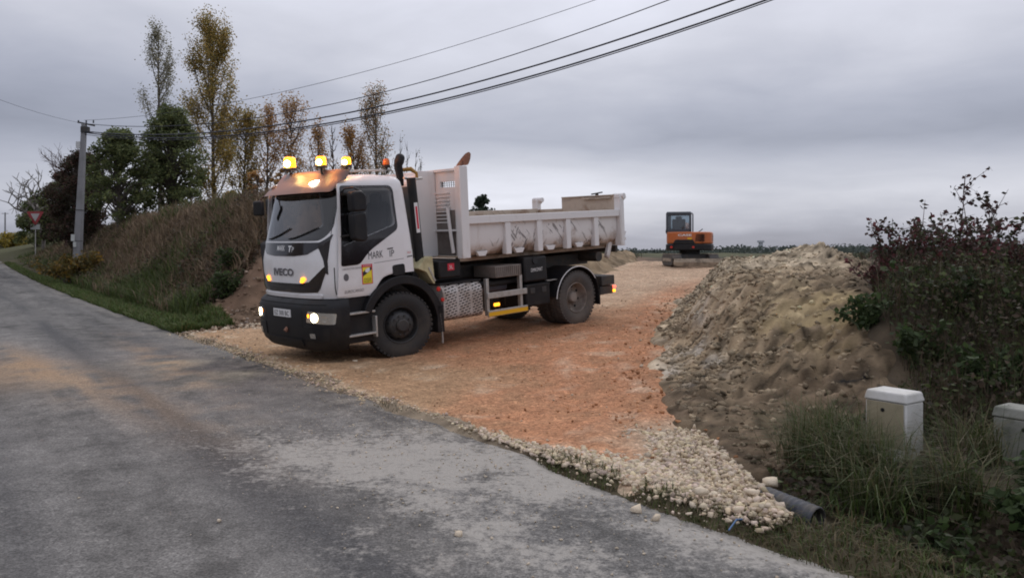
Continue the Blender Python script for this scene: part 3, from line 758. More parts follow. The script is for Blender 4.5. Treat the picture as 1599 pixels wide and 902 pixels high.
# dark band below the grille that sweeps up at both ends
half_o = [(0.0, 1.125), (0.45, 1.125), (0.80, 1.14), (0.865, 1.20), (0.985, 1.52)]
half_i = [(0.965, 1.545), (0.80, 1.40), (0.66, 1.295), (0.45, 1.265), (0.0, 1.265)]
ban = [(-a, b) for a, b in half_o[::-1]] + half_o[1:] + half_i + [(-a, b) for a, b in half_i[::-1][1:]]
band = sheet(ban, front, 0.006, 0.012, 'lower_grille', M['gloss'], truck, cuts=(1.2,))
sheet(rpoly([(-0.84, 1.05), (0.84, 1.05), (0.88, 1.105), (-0.88, 1.105)], 0.02), front, 0.020, 0.03, 'lower_lip', M['white'], truck)
for sg in (1, -1):
    s2 = sheet([(sg * 0.54 + 0.048 * math.cos(a * math.pi / 6), 1.335 + 0.028 * math.sin(a * math.pi / 6)) for a in range(12)], front, 0.02, 0.015, 'turn_signal', M['amber_dim'], truck, res=0.5)
    sheet([(sg * 0.51 + 0.036 * math.cos(a * math.pi / 6), 1.30 + 0.022 * math.sin(a * math.pi / 6)) for a in range(12)], front, 0.02, 0.015, 'marker_lamp', M['amber_dim'], s2, res=0.5)
# wipers
for y0, y1 in ((-0.55, 0.10), (0.12, 0.78)):
    MB().tube([cab_front(y0 + (y1 - y0) * k / 6, 1.93 + 0.16 * (k / 6) ** 1.5, 0.02) for k in range(7)], 0.011, 6).build('wiper', M['black'], truck)

# bumper: its own rounded plan, deep and black
BK = [(0.265, 1.36, 1.00), (0.36, 1.43, 1.08), (0.50, 1.46, 1.11), (0.66, 1.47, 1.12), (0.90, 1.47, 1.12), (0.98, 1.44, 1.11), (1.03, 1.39, 1.08)]
def bum(y, z, off=0.0):
    def X(yy, zz):
        w_ = float(np.interp(zz, [b[0] for b in BK], [b[2] for b in BK])); q = min(abs(yy) / w_, 1.0)
        return float(np.interp(zz, [b[0] for b in BK], [b[1] for b in BK])) - 0.42 * (1 - max(1 - q ** 3.0, 0) ** (1 / 3.0))
    e = 0.004
    g1_ = (X(y + e, z) - X(y - e, z)) / (2 * e); g2_ = (X(y, z + e) - X(y, z - e)) / (2 * e)
    return Vector((X(y, z), y, z)) + Vector((1, -g1_, -g2_)).normalized() * off
mb = MB(); nb = 0
for z, xf, w_ in BK:
    ring = []
    for k in range(33):
        ph = -math.pi / 2 + math.pi * k / 32
        ring.append((xf - 0.42 + 0.42 * max(math.cos(ph), 0) ** (2 / 3.0), w_ * math.copysign(abs(math.sin(ph)) ** (2 / 3.0), math.sin(ph)), z))
    ring += [(0.98, w_, z), (0.98, -w_, z)]; nb = len(ring); mb.v += ring
for i in range(len(BK) - 1):
    for k in range(nb): mb.f.append((i * nb + k, i * nb + (k + 1) % nb, (i + 1) * nb + (k + 1) % nb, (i + 1) * nb + k))
mb.f.append(tuple(range(nb))[::-1]); mb.f.append(tuple((len(BK) - 1) * nb + k for k in range(nb)))
bumper = mb.build('bumper', M['black'], truck); shade(bumper, 35)
boolean(bumper, MB().prism(rpoly([(-0.40, 0.50), (0.40, 0.50), (0.46, 0.70), (-0.46, 0.70)], 0.03), 'X', 1.30, 1.8).build('c', None)); shade(bumper, 35)
plate = sheet([(-0.26, 0.755), (0.26, 0.755), (0.26, 0.87), (-0.26, 0.87)], bum, 0.012, 0.01, 'number_plate', M['white_ink'], bumper, res=0.3)
lettering('EZ 300 BC', -0.22, 0.775, 0.44, 0.072, lambda u, v: bum(u, v, 0.0145), M['ink'], plate)
MB().tube([bum(0.1, 0.57, -0.10), bum(0.1, 0.57, 0.0), bum(0.1, 0.54, 0.03)], 0.035, 8).build('towing_eye', M['rust'], bumper)
for sg in (1, -1):
    hl = sheet(rpoly([(sg * 0.66, 0.705), (sg * 1.095, 0.675), (sg * 1.105, 0.835), (sg * 0.70, 0.87)], 0.02), bum, 0.008, 0.012, 'headlight', M['lens'], truck)
    sheet([(sg * 0.83 + 0.058 * math.cos(a * math.pi / 8), 0.775 + 0.062 * math.sin(a * math.pi / 8)) for a in range(16)], bum, 0.016, 0.006, 'bulb', M['head_on'], hl, res=0.5)
    sheet([(sg * 0.99 + 0.045 * math.cos(a * math.pi / 8), 0.765 + 0.05 * math.sin(a * math.pi / 8)) for a in range(16)], bum, 0.014, 0.004, 'side_bulb', M['lens'], hl, res=0.5)
    sheet([(sg * 0.71 + 0.018 * math.cos(a * math.pi / 5), 0.80 + 0.03 * math.sin(a * math.pi / 5)) for a in range(10)], bum, 0.014, 0.004, 'position_lamp', M['amber_dim'], hl, res=0.5)
    sheet(rpoly([(sg * 0.73, 0.475), (sg * 0.83, 0.472), (sg * 0.83, 0.54), (sg * 0.73, 0.543)], 0.01), bum, 0.022, 0.006, 'fog_lamp', M['lens'], bumper, res=0.5)
    L = bpy.data.lights.new('headlight_beam', 'SPOT'); L.energy = 60; L.color = (1, 0.88, 0.62); L.spot_size = R(70); L.spot_blend = 0.8; L.shadow_soft_size = 0.06
    lo = bpy.data.objects.new('headlight_beam', L); COL.objects.link(lo); lo.parent = hl
    lo.location = (1.56, sg * 0.80, 0.775); lo.rotation_euler = Vector((-1, 0, 0.16)).to_track_quat('Z', 'Y').to_euler()

sheet([(-1.0, 0.955), (1.0, 0.955), (1.0, 0.968), (-1.0, 0.968)], bum, 0.003, 0.0, 'bumper_seam', M['hole'], bumper)
for sg in (1, -1):
    sheet(rpoly([(sg * 0.57, 0.44), (sg * 1.02, 0.43), (sg * 1.06, 0.63), (sg * 0.57, 0.64)], 0.03), bum, 0.014, 0.02, 'bumper_corner', M['black'], bumper)
    sheet([(sg * 0.555, 0.40), (sg * 0.563, 0.40), (sg * 0.563, 0.94), (sg * 0.555, 0.94)], bum, 0.003, 0.0, 'corner_seam', M['hole'], bumper)
sheet(rpoly([(-0.52, 0.335), (0.52, 0.335), (0.50, 0.44), (-0.50, 0.44)], 0.02), bum, 0.016, 0.02, 'chin_spoiler', M['black'], bumper)
# steps between bumper and wheel
for sg in (1, -1):
    sb = MB().box(0.50, 1.0, sg * 0.96 - 0.06, sg * 0.96 + 0.06, 0.34, 1.04).build('step_panel', M['black'], truck, 0.01)
    y0, y1 = sorted((sg * 0.99, sg * 1.12))
    for z in (0.80, 0.47): MB().box(0.53, 1.0, y0, y1, z - 0.018, z + 0.012).build('step', M['alu'], sb, 0.006)
    MB().box(0.50, 0.53, y0, y1, 0.40, 0.72).build('step_bracket', M['alu'], sb, 0.006)

# front wheel fenders, splash guards
def arc_shell(cx, cz, r, t_, a0, a1, y0, y1, n=22):
    mb_ = MB(); pts = []
    for k in range(n + 1):
        a = R(a0 + (a1 - a0) * k / n); pts.append((math.cos(a), math.sin(a)))
    vs_ = []; fs_ = []
    for c_, s_2 in pts: vs_ += [(cx + r * c_, y0, cz + r * s_2), (cx + r * c_, y1, cz + r * s_2), (cx + (r + t_) * c_, y1, cz + (r + t_) * s_2), (cx + (r + t_) * c_, y0, cz + (r + t_) * s_2)]
    for k in range(n):
        for j in range(4): fs_.append((k * 4 + j, k * 4 + (j + 1) % 4, k * 4 + 4 + (j + 1) % 4, k * 4 + 4 + j))
    fs_ += [(0, 1, 2, 3), (n * 4 + 3, n * 4 + 2, n * 4 + 1, n * 4)]
    return mb_.add(vs_, fs_)
for sg in (1, -1):
    y0, y1 = sorted((sg * 0.70, sg * 1.125))
    fn = arc_shell(0, 0.50, 0.655, 0.135, 24, 172, y0, y1).build('front_fender', M['black'], truck, 0.012)
    MB().box(-0.80, -0.66, y0, y1, 0.30, 0.75).build('splash_guard', M['black'], fn, 0.01)
    MB().tube([(-0.66, sg * 1.10, 0.86), (-0.72, sg * 1.11, 0.6), (-0.755, sg * 1.11, 0.30), (-0.76, sg * 1.11, 0.12)], 0.016, 6).build('guard_edge', M['alu'], fn)
    MB().lathe([(0.0, 0.0), (0.04, 0.0), (0.035, 0.02), (0, 0.025)] if sg > 0 else [(0.0, 0.0), (0.04, 0.0), (0.035, -0.02), (0, -0.025)], (-0.70, sg * 1.125, 1.01), n=12).build('reflector', M['red'], fn)
    MB().lathe([(0.0, 0.0), (0.035, 0.0), (0.03, 0.02), (0, 0.025)] if sg > 0 else [(0.0, 0.0), (0.035, 0.0), (0.03, -0.02), (0, -0.025)], (-0.775, sg * 1.125, 0.83), n=12).build('reflector', M['red'], fn)
MB().prism(rpoly([(-0.335, 1.37), (-0.47, 1.52), (-0.63, 1.55), (-0.66, 1.09), (-0.62, 1.12), (-0.5, 1.30)], 0.02), 'Y', 0.80, 1.10).build('cream_guard', M['cream'], truck, 0.01)
MB().obox((-0.60, 1.107, 1.26), (0.012, 0.006, 0.13), Matrix.Rotation(R(28), 3, 'Y')).build('guard_strut', M['alu'], truck)

# sun visor over the windscreen
def vis(y, z, off):
    q = (2.97 - z) / 0.37
    b = cab_front(y * (0.935 + 0.02 * q), min(max(z, 2.60), 2.80), 0.0)
    out = 0.035 + 0.17 * min(max(q, 0), 1) ** 0.7 - 0.06 * (1 - min(q * 2, 1))
    return Vector((b.x + out + off, b.y, z - 0.0))
visor = sheet(rpoly([(-0.90, 2.955), (0.90, 2.955), (1.02, 2.94), (1.04, 2.615), (-1.04, 2.615), (-1.02, 2.94)], 0.03), vis, 0.0, 0.02, 'sun_visor', M['visor'], truck)
vl = sheet([(0.66 + 0.055 * math.cos(a * math.pi / 8), 2.765 + 0.035 * math.sin(a * math.pi / 8)) for a in range(16)], vis, 0.03, 0.03, 'work_lamp', M['work_on'], visor, res=0.5)
sheet([(-0.66 + 0.055 * math.cos(a * math.pi / 8), 2.765 + 0.035 * math.sin(a * math.pi / 8)) for a in range(16)], vis, 0.03, 0.03, 'work_lamp', M['lens'], visor, res=0.5)

# roof rail and beacons
MB().tube([(0.98, 0.25, 2.93), (0.93, 0.55, 2.925), (0.72, 0.74, 2.925), (0.3, 0.80, 2.94), (-0.12, 0.80, 2.95)], 0.017, 8).build('roof_rail', M['alu'], truck)
MB().tube([(0.98, -0.25, 2.93), (0.93, -0.55, 2.925), (0.72, -0.74, 2.925), (0.3, -0.80, 2.94), (-0.12, -0.80, 2.95)], 0.017, 8).build('roof_rail', M['alu'], truck)
def beacon(x, y, z, r, h, on, watts):
    b = MB().lathe([(0, 0), (r * 1.05, 0), (r * 1.05, 0.03), (r * 0.9, 0.045), (0, 0.045)], (x, y, z), 'Z', 18).build('beacon', M['black'], truck)
    MB().cyl((x, y, z - 0.09), (x, y, z), 0.016, n=8).build('stem', M['black'], b)
    MB().lathe([(r * 0.88, 0.045), (r * 0.92, 0.06), (r * 0.85, h), (r * 0.7, h + 0.015), (0, h + 0.02)], (x, y, z), 'Z', 18).build('lens', M['amber_on'] if on else M['amber_off'], b, smooth=True)
    MB().lathe([(r * 0.93, h * 0.46), (r * 0.96, h * 0.49), (r * 0.93, h * 0.52)], (x, y, z), 'Z', 18).build('lens_rib', M['amber_off'], b)
    MB().lathe([(r * 0.72, h + 0.012), (r * 0.6, h + 0.026), (0, h + 0.03)], (x, y, z), 'Z', 18).build('lens_cap', M['amber_off'], b)
    if on:
        MB().sphere((x + r * 0.75, y + r * 0.55, z + h * 0.55), r * 0.50, 12, 8).build('flash', M['amber_core'], b, smooth=True)
        L_ = bpy.data.lights.new('beacon_light', 'POINT'); L_.energy = watts; L_.color = (1.0, 0.30, 0.045); L_.shadow_soft_size = 0.14
        lo_ = bpy.data.objects.new('beacon_light', L_); COL.objects.link(lo_); lo_.parent = b; lo_.location = (x + 0.10, y, z + h + 0.28)
beacon(1.00, -0.38, 3.01, 0.105, 0.19, True, 26)
beacon(1.02, 0.60, 2.985, 0.085, 0.155, True, 15)
beacon(0.68, 0.76, 2.985, 0.078, 0.14, True, 12)
beacon(-0.03, 0.80, 2.985, 0.06, 0.115, False, 0)

# mirrors
def mirror(sg):
    y0, y1 = sorted((sg * 1.17, sg * 1.33))
    m_ = MB().prism(rpoly([(0.97, 2.28), (0.74, 2.30), (0.73, 1.90), (0.80, 1.86), (0.96, 1.90)], 0.05), 'Y', y0, y1).build('mirror', M['black'], truck, 0.025)
    MB().prism(rpoly([(0.98, 2.60), (0.80, 2.62), (0.72, 2.55), (0.72, 2.31), (0.97, 2.30)], 0.06), 'Y', y0, y1).build('wide_mirror', M['black'], m_, 0.03)
    MB().tube([(0.98, sg * 1.06, 2.60), (1.0, sg * 1.16, 2.645), (0.90, sg * 1.25, 2.66), (0.78, sg * 1.26, 2.60)], 0.014, 8).build('mirror_arm', M['black'], m_)
    MB().tube([(1.05, sg * 1.09, 1.95), (0.97, sg * 1.2, 1.97)], 0.014, 8).build('mirror_arm', M['black'], m_)
mirror(1); mirror(-1)
fm = MB().obox((1.36, -0.80, 2.43), (0.03, 0.10, 0.12), Matrix.Rotation(R(25), 3, 'Z')).build('front_mirror', M['black'], truck, 0.03)
MB().tube([(1.15, -0.88, 2.64), (1.26, -0.88, 2.60), (1.36, -0.82, 2.5)], 0.016, 8).build('mirror_arm', M['black'], fm)

# inside of the cab
MB().box(-0.16, 1.2, -1.0, 1.0, 1.362, 1.39).build('cab_floor', M['dark_in'], truck)
MB().prism(rpoly([(1.25, 1.40), (1.28, 1.86), (1.05, 1.95), (0.86, 1.90), (0.80, 1.75), (0.95, 1.42)], 0.04), 'Y', -0.98, 0.98).build('dashboard', M['dark_in'], truck)
sw = MB(); cw_ = Vector((0.70, 0.50, 1.98)); u_ = Vector((0.5, 0, 0.86)).normalized()
sw.tube([cw_ + 0.21 * (u_ * math.cos(a * math.pi / 12) + Vector((0, 1, 0)) * math.sin(a * math.pi / 12)) for a in range(24)], 0.016, 6, closed=True)
sw.tube([cw_ - u_ * 0.2, cw_ + u_ * 0.2], 0.013, 6); sw.tube([cw_, cw_ + Vector((0.24, 0, -0.14))], 0.03, 8)
sw.build('steering_wheel', M['black'], truck)
for y in (0.50, -0.50):
    s_ = MB().box(0.02, 0.52, y - 0.25, y + 0.25, 1.42, 1.78).build('seat', M['seat'], truck, 0.05)
    MB().obox((-0.005, y, 2.10), (0.07, 0.24, 0.36), Matrix.Rotation(R(-6), 3, 'Y')).build('seat_back', M['seat'], s_, 0.05)
    MB().obox((0.0, y, 2.50), (0.05, 0.13, 0.10), Matrix.Rotation(R(-6), 3, 'Y')).build('headrest', M['seat'], s_, 0.04)

# wheels
def lug_tyre(mb_, c, side_r=0.52, hw=0.155):
    mb_.lathe([(0.29, -hw * 0.70), (0.36, -hw * 0.97), (0.45, -hw), (0.495, -hw * 0.86), (0.507, -hw * 0.6), (0.507, -0.035), (0.495, -0.03), (0.495, -0.02), (0.508, -0.015), (0.508, 0.015), (0.495, 0.02), (0.495, 0.03), (0.507, 0.035),
               (0.507, hw * 0.6), (0.495, hw * 0.86), (0.45, hw), (0.36, hw * 0.97), (0.29, hw * 0.70)], c, 'Y', 56)
    for k in range(44):
        a = 2 * math.pi * k / 44
        for sd_ in (-1, 1):
            rot = Matrix.Rotation(-a, 3, 'Y') @ Matrix.Rotation(R(14 * sd_), 3, 'X')
            a2 = a + (0.07 if sd_ > 0 else 0)
            rot = Matrix.Rotation(-a2, 3, 'Y')
            mb_.obox(Vector(c) + rot @ Vector((0.506, sd_ * hw * 0.62, 0)), (0.014, hw * 0.30, 0.022), rot)
def wheel(name_c, sg, steer, dusty, dish, inner_too=False):
    w_ = empty('wheel'); w_.parent = truck; w_.location = name_c; w_.rotation_euler = (0, 0, steer)
    tm = M['rubber_dusty'] if dusty else M['rubber']
    mb_ = MB(); lug_tyre(mb_, (0, 0, 0)); tr_ = mb_.build('tyre', tm, w_); shade(tr_, 30)
    rm = M['rim_dust'] if dish else M['rim_dark']
    f_ = sg
    if dish:
        prof = [(0.30, f_ * 0.10), (0.285, f_ * 0.125), (0.272, f_ * 0.115), (0.255, f_ * 0.03), (0.235, f_ * -0.04), (0.19, f_ * -0.055), (0.13, f_ * -0.045), (0.11, f_ * -0.04), (0.105, f_ * 0.03), (0.085, f_ * 0.055), (0.0, f_ * 0.06)]
    else:
        prof = [(0.30, f_ * 0.10), (0.285, f_ * 0.125), (0.272, f_ * 0.115), (0.262, f_ * 0.05), (0.245, f_ * 0.02), (0.225, f_ * 0.055), (0.20, f_ * 0.11), (0.165, f_ * 0.135), (0.12, f_ * 0.14), (0.105, f_ * 0.145), (0.10, f_ * 0.19), (0.08, f_ * 0.205), (0.0, f_ * 0.207)]
    rim_b = MB().lathe(prof, (0, 0, 0), 'Y', 40)
    for k in range(10):
        a = 2 * math.pi * k / 10
        r_, h_ = (0.15, -0.05) if dish else (0.148, 0.137)
        rim_b.cyl((r_ * math.cos(a), f_ * (h_ - 0.004), r_ * math.sin(a)), (r_ * math.cos(a), f_ * (h_ + 0.028), r_ * math.sin(a)), 0.015, n=6)
    rim = rim_b.build('rim', rm, w_); shade(rim, 35)
    holes = MB()
    for k in range(8):
        a = 2 * math.pi * k / 8 + 0.2
        r_, h_ = (0.212, -0.044) if dish else (0.212, 0.087)
        c_ = Vector((r_ * math.cos(a), f_ * h_, r_ * math.sin(a)))
        n_ = Vector((0, f_, 0)) if dish else Vector((math.cos(a) * 0.75, f_ * 0.45, math.sin(a) * 0.75)).normalized()
        holes.cyl(c_ - n_ * 0.003, c_ + n_ * 0.004, 0.026 if dish else 0.02, n=12)
    holes.build('hand_holes', M['hole'], rim)
    if inner_too:
        mb2 = MB(); lug_tyre(mb2, (0, -sg * 0.345, 0)); i_ = mb2.build('inner_tyre', tm, w_); shade(i_, 30)
    return w_
RW = 0.515
wheel((0, 0.965, RW), 1, R(-15), False, False)
wheel((0, -0.965, RW), -1, R(-15), False, False)
wheel((-4.09, 1.00, RW), 1, 0, True, True, True)
wheel((-4.09, -1.00, RW), -1, 0, True, True, True)
ax_ = MB().cyl((-4.09, -0.9, 0.515), (-4.09, 0.9, 0.515), 0.09, n=12).sphere((-4.09, 0, 0.515), 0.24, 14, 8)
ax_.build('rear_axle', M['steel'], truck)
MB().cyl((0, -0.85, 0.5), (0, 0.85, 0.5), 0.07, n=12).build('front_axle', M['steel'], truck)
# chassis
for y in (0.42, -0.42): MB().box(-5.05, 1.1, y - 0.04, y + 0.04, 0.78, 1.02).build('chassis_rail', M['steel'], truck)
cm = MB()
for x in (-1.0, -2.2, -3.3, -4.9): cm.box(x - 0.06, x + 0.06, -0.4, 0.4, 0.8, 1.0)
cm.build('cross_member', M['steel'], truck)
MB().box(-0.7, 0.9, -0.36, 0.36, 0.45, 1.3).build('engine', M['steel'], truck, 0.05)
for y in (0.42, -0.42): MB().box(-5.2, -1.0, y - 0.05, y + 0.05, 1.08, 1.30).build('subframe', M['steel'], truck)
# rear fenders with pale edge
for sg in (1, -1):
    y0, y1 = sorted((sg * 0.60, sg * 1.17))
    rf = arc_shell(-4.09, 0.50, 0.605, 0.02, 8, 188, y0, y1, 30).build('rear_fender', M['black'], truck)
    MB().tube([(-4.09 + 0.618 * math.cos(R(a)), sg * 1.17, 0.50 + 0.618 * math.sin(R(a))) for a in range(5, 150, 6)], 0.009, 6).build('fender_edge', M['white_ink'], rf)
    MB().box(-4.73, -4.70, y0, y1, 0.32, 0.60).build('rubber_flap', M['black'], rf)
    MB().tube([(-4.09 + 0.615 * math.cos(R(a)), sg * 1.165, 0.50 + 0.615 * math.sin(R(a))) for a in range(145, 190, 6)], 0.016, 6).build('fender_lip', M['black'], rf)
    MB().box(-3.62, -3.34, min(sg * 1.0, sg * 1.06), max(sg * 1.0, sg * 1.06), 0.90, 0.915).build('fender_stay', M['alu'], rf)
# rear bumper and lamps
rb_ = MB().box(-5.22, -4.82, -1.15, 1.15, 0.67, 0.86).box(-5.20, -4.80, -1.12, 1.12, 0.49, 0.655).build('rear_bumper', M['steel'], truck, 0.012)
for sg in (1, -1):
    y0, y1 = sorted((sg * 1.16, sg * 1.02))
    MB().box(-5.25, -5.205, y0, y1, 0.60, 0.645).build('tail_lamp', M['tail_on'], rb_, 0.008)
    MB().box(-5.235, -5.19, y0, y1, 0.515, 0.57).build('rear_turn_signal', M['amber_dim'], rb_, 0.008)
# left flank: silencer shield, boxes, rails
sil = MB().prism(rpoly([(1.13, 0.50), (1.13, 0.96), (1.04, 1.06), (0.50, 1.06), (0.50, 0.46), (1.05, 0.46)], [0.08, 0.10, 0.06, 0, 0, 0.06], 5), 'X', -1.66, -0.80).build('silencer', M['slots'], truck, 0.015)
MB().box(-1.70, -0.79, 0.50, 1.06, 1.055, 1.085).build('silencer_top', M['black'], sil, 0.01)
MB().box(-1.28, -0.80, 0.55, 1.04, 1.16, 1.46).build('filter_box', M['black'], truck, 0.03)
lb = MB().box(-1.125, -0.985, 1.041, 1.046, 1.285, 1.40).build('red_label', M['red_ink'], truck)
lettering('3L', 0, 0, 0.08, 0.06, lambda u, v: Vector((-1.015 - u, 1.0485, 1.31 + v)), M['white_ink'], lb)
crate = MB().box(-2.61, -1.98, 0.55, 1.13, 1.075, 1.275).build('tool_crate', mat('grey_brown_box', (0.21, 0.18, 0.16), 0.7, noise=(6, 0.6, (0.12, 0.10, 0.085))), truck, 0.01)
gr = MB()
for k in range(13): gr.box(-2.59 + k * 0.048, -2.58 + k * 0.048, 1.128, 1.136, 1.09, 1.26)
gr.build('crate_ribs', M['steel'], crate)
MB().box(-2.68, -1.76, 0.55, 0.98, 0.92, 1.02).build('air_tank', M['black'], truck, 0.03)
MB().cyl((-2.45, 0.80, 0.90), (-1.80, 0.80, 0.90), 0.11, n=18).build('air_tank', mat('blue_grey_tank', (0.06, 0.065, 0.085), 0.45), truck)
oil = MB().box(-3.31, -2.70, 0.55, 1.12, 0.925, 1.385, 0.012, 0.012).build('oil_tank', M['black'], truck, 0.04, seg=3)
MB().cyl((-2.98, 1.06, 1.30), (-2.98, 1.125, 1.31), 0.065, n=16).build('filler_cap', M['black'], oil)
lettering('DIMKOMAT', 0, 0, 0.30, 0.065, lambda u, v: Vector((-2.87 - u, 1.117, 1.105 + v + 0.03 * u)), M['white_ink'], oil)
bat = MB().box(-3.34, -2.71, 0.55, 1.13, 0.48, 0.885).build('battery_box', M['black'], truck, 0.03)
MB().box(-3.33, -2.72, 1.125, 1.14, 0.84, 0.88).build('box_lid_edge', M['black'], bat, 0.005)
for x in (-2.87, -3.17): MB().box(x - 0.06, x + 0.06, 1.13, 1.142, 0.72, 0.82).build('box_latch', M['steel'], bat, 0.01)
def side_guard(sg):
    y0, y1 = sorted((sg * 1.12, sg * 1.15)); yi0, yi1 = sorted((sg * 1.05, sg * 1.12))
    g_ = MB().box(-2.72, -1.76, y0, y1, 0.735, 0.835).build('side_guard', M['alu'], truck, 0.006)
    MB().box(-2.72, -1.76, y0, y1, 0.42, 0.53).build('lower_rail', M['alu'], g_, 0.006)
    ym0, ym1 = sorted((sg * 1.151, sg * 1.154))
    MB().box(-2.715, -1.765, ym0, ym1, 0.43, 0.50).build('reflective_strip', M['yellow'], g_)
    for x in (-1.79, -2.60): MB().box(x - 0.03, x + 0.03, yi0, yi1, 0.44, 1.08).build('guard_post', M['alu'], g_, 0.005)
side_guard(1); side_guard(-1)
mk = MB().box(-2.12, -2.00, 1.02, 1.06, 0.575, 0.63).build('side_marker', M['amber_dim'], truck, 0.01)
MB().box(-2.7, -1.0, -1.1, -0.55, 0.45, 1.0).build('fuel_tank', M['alu'], truck, 0.08)
# air intake stack behind the cab, bent top
MB().tube([(-0.50, 0.93, 1.42), (-0.46, 0.93, 2.0), (-0.40, 0.93, 2.82)], 0.075, 14).build('air_intake', M['black'], truck, smooth=True)
MB().obox((-0.43, 1.006, 2.18), (0.035, 0.003, 0.24), Matrix.Rotation(R(4), 3, 'Y')).build('intake_label', M['white_ink'], truck)
MB().obox((-0.43, 1.0105, 2.18), (0.018, 0.002, 0.18), Matrix.Rotation(R(4), 3, 'Y')).build('label_letters', M['red_ink'], truck)
MB().tube([(-0.33, 0.74, 2.70), (-0.31, 0.76, 2.86), (-0.27, 0.78, 3.02), (-0.28, 0.80, 3.09), (-0.30, 0.80, 3.14)], [0.055, 0.06, 0.07, 0.082, 0.075], 14).sphere((-0.30, 0.80, 3.14), 0.078, 12, 8).build('exhaust_stack', M['black'], truck, smooth=True)
MB().tube([(-0.42, 0.70, 2.96), (-0.52, 0.78, 2.97), (-0.60, 0.82, 2.90), (-0.60, 0.83, 2.80)], [0.03, 0.038, 0.026, 0.022], 8).build('yellow_hook', mat('ochre_paint', (0.36, 0.19, 0.03), 0.6), truck)
MB().tube([(-0.30, 0.88, 2.82), (-0.5, 0.86, 2.80), (-0.72, 0.80, 2.82)], 0.022, 8).build('hose', M['alu'], truck)
MB().box(-0.75, -0.62, -0.7, 0.55, 1.05, 2.7).build('cab_rear_frame', M['steel'], truck, 0.02)

# ---- tipper body
TOPZ = 2.98
hb = MB().box(-1.33, -1.25, -1.17, 0.62, 1.50, 2.93).box(-1.33, -1.25, 0.62, 1.12, 1.50, 2.665).box(-1.33, -1.25, 0.62, 1.12, 2.765, 2.93)
headboard = hb.build('headboard', M['tip_clean'], truck)
MB().box(-1.36, -1.21, -1.2, 1.14, 2.93, 2.975).build('headboard_rim', M['tip_clean'], headboard, 0.006)
gm = MB()
for k in range(9): gm.box(-1.295, -1.285, 0.635 + k * 0.058, 0.641 + k * 0.058, 2.665, 2.765)
for z in (2.70, 2.735): gm.box(-1.293, -1.287, 0.62, 1.12, z - 0.003, z + 0.003)
gm.build('sight_grille', M['steel'], headboard)
rbs = MB()
for k in range(9): rbs.box(-1.252, -1.225, 0.36, 0.86, 2.56 - k * 0.062, 2.58 - k * 0.062)
rbs.build('headboard_ribs', M['tip_clean'], headboard)
MB().box(-1.25, -1.235, 0.45, 0.98, 1.52, 2.28).build('recess_shade', mat('painted_shade', (0.17, 0.145, 0.13), 0.8, noise=(3, 0.7, (0.09, 0.075, 0.065))), headboard)  # raised plate; its dark colour paints the shade of a recess
MB().tube([(-1.19, 0.86, 2.32), (-1.17, 0.93, 1.92), (-1.17, 0.99, 1.56)], 0.03, 8).build('grab_bar', M['tip_clean'], headboard)
MB().box(-1.235, -1.19, 0.45, 1.10, 1.925, 1.955).build('foot_bar', M['tip_clean'], headboard)
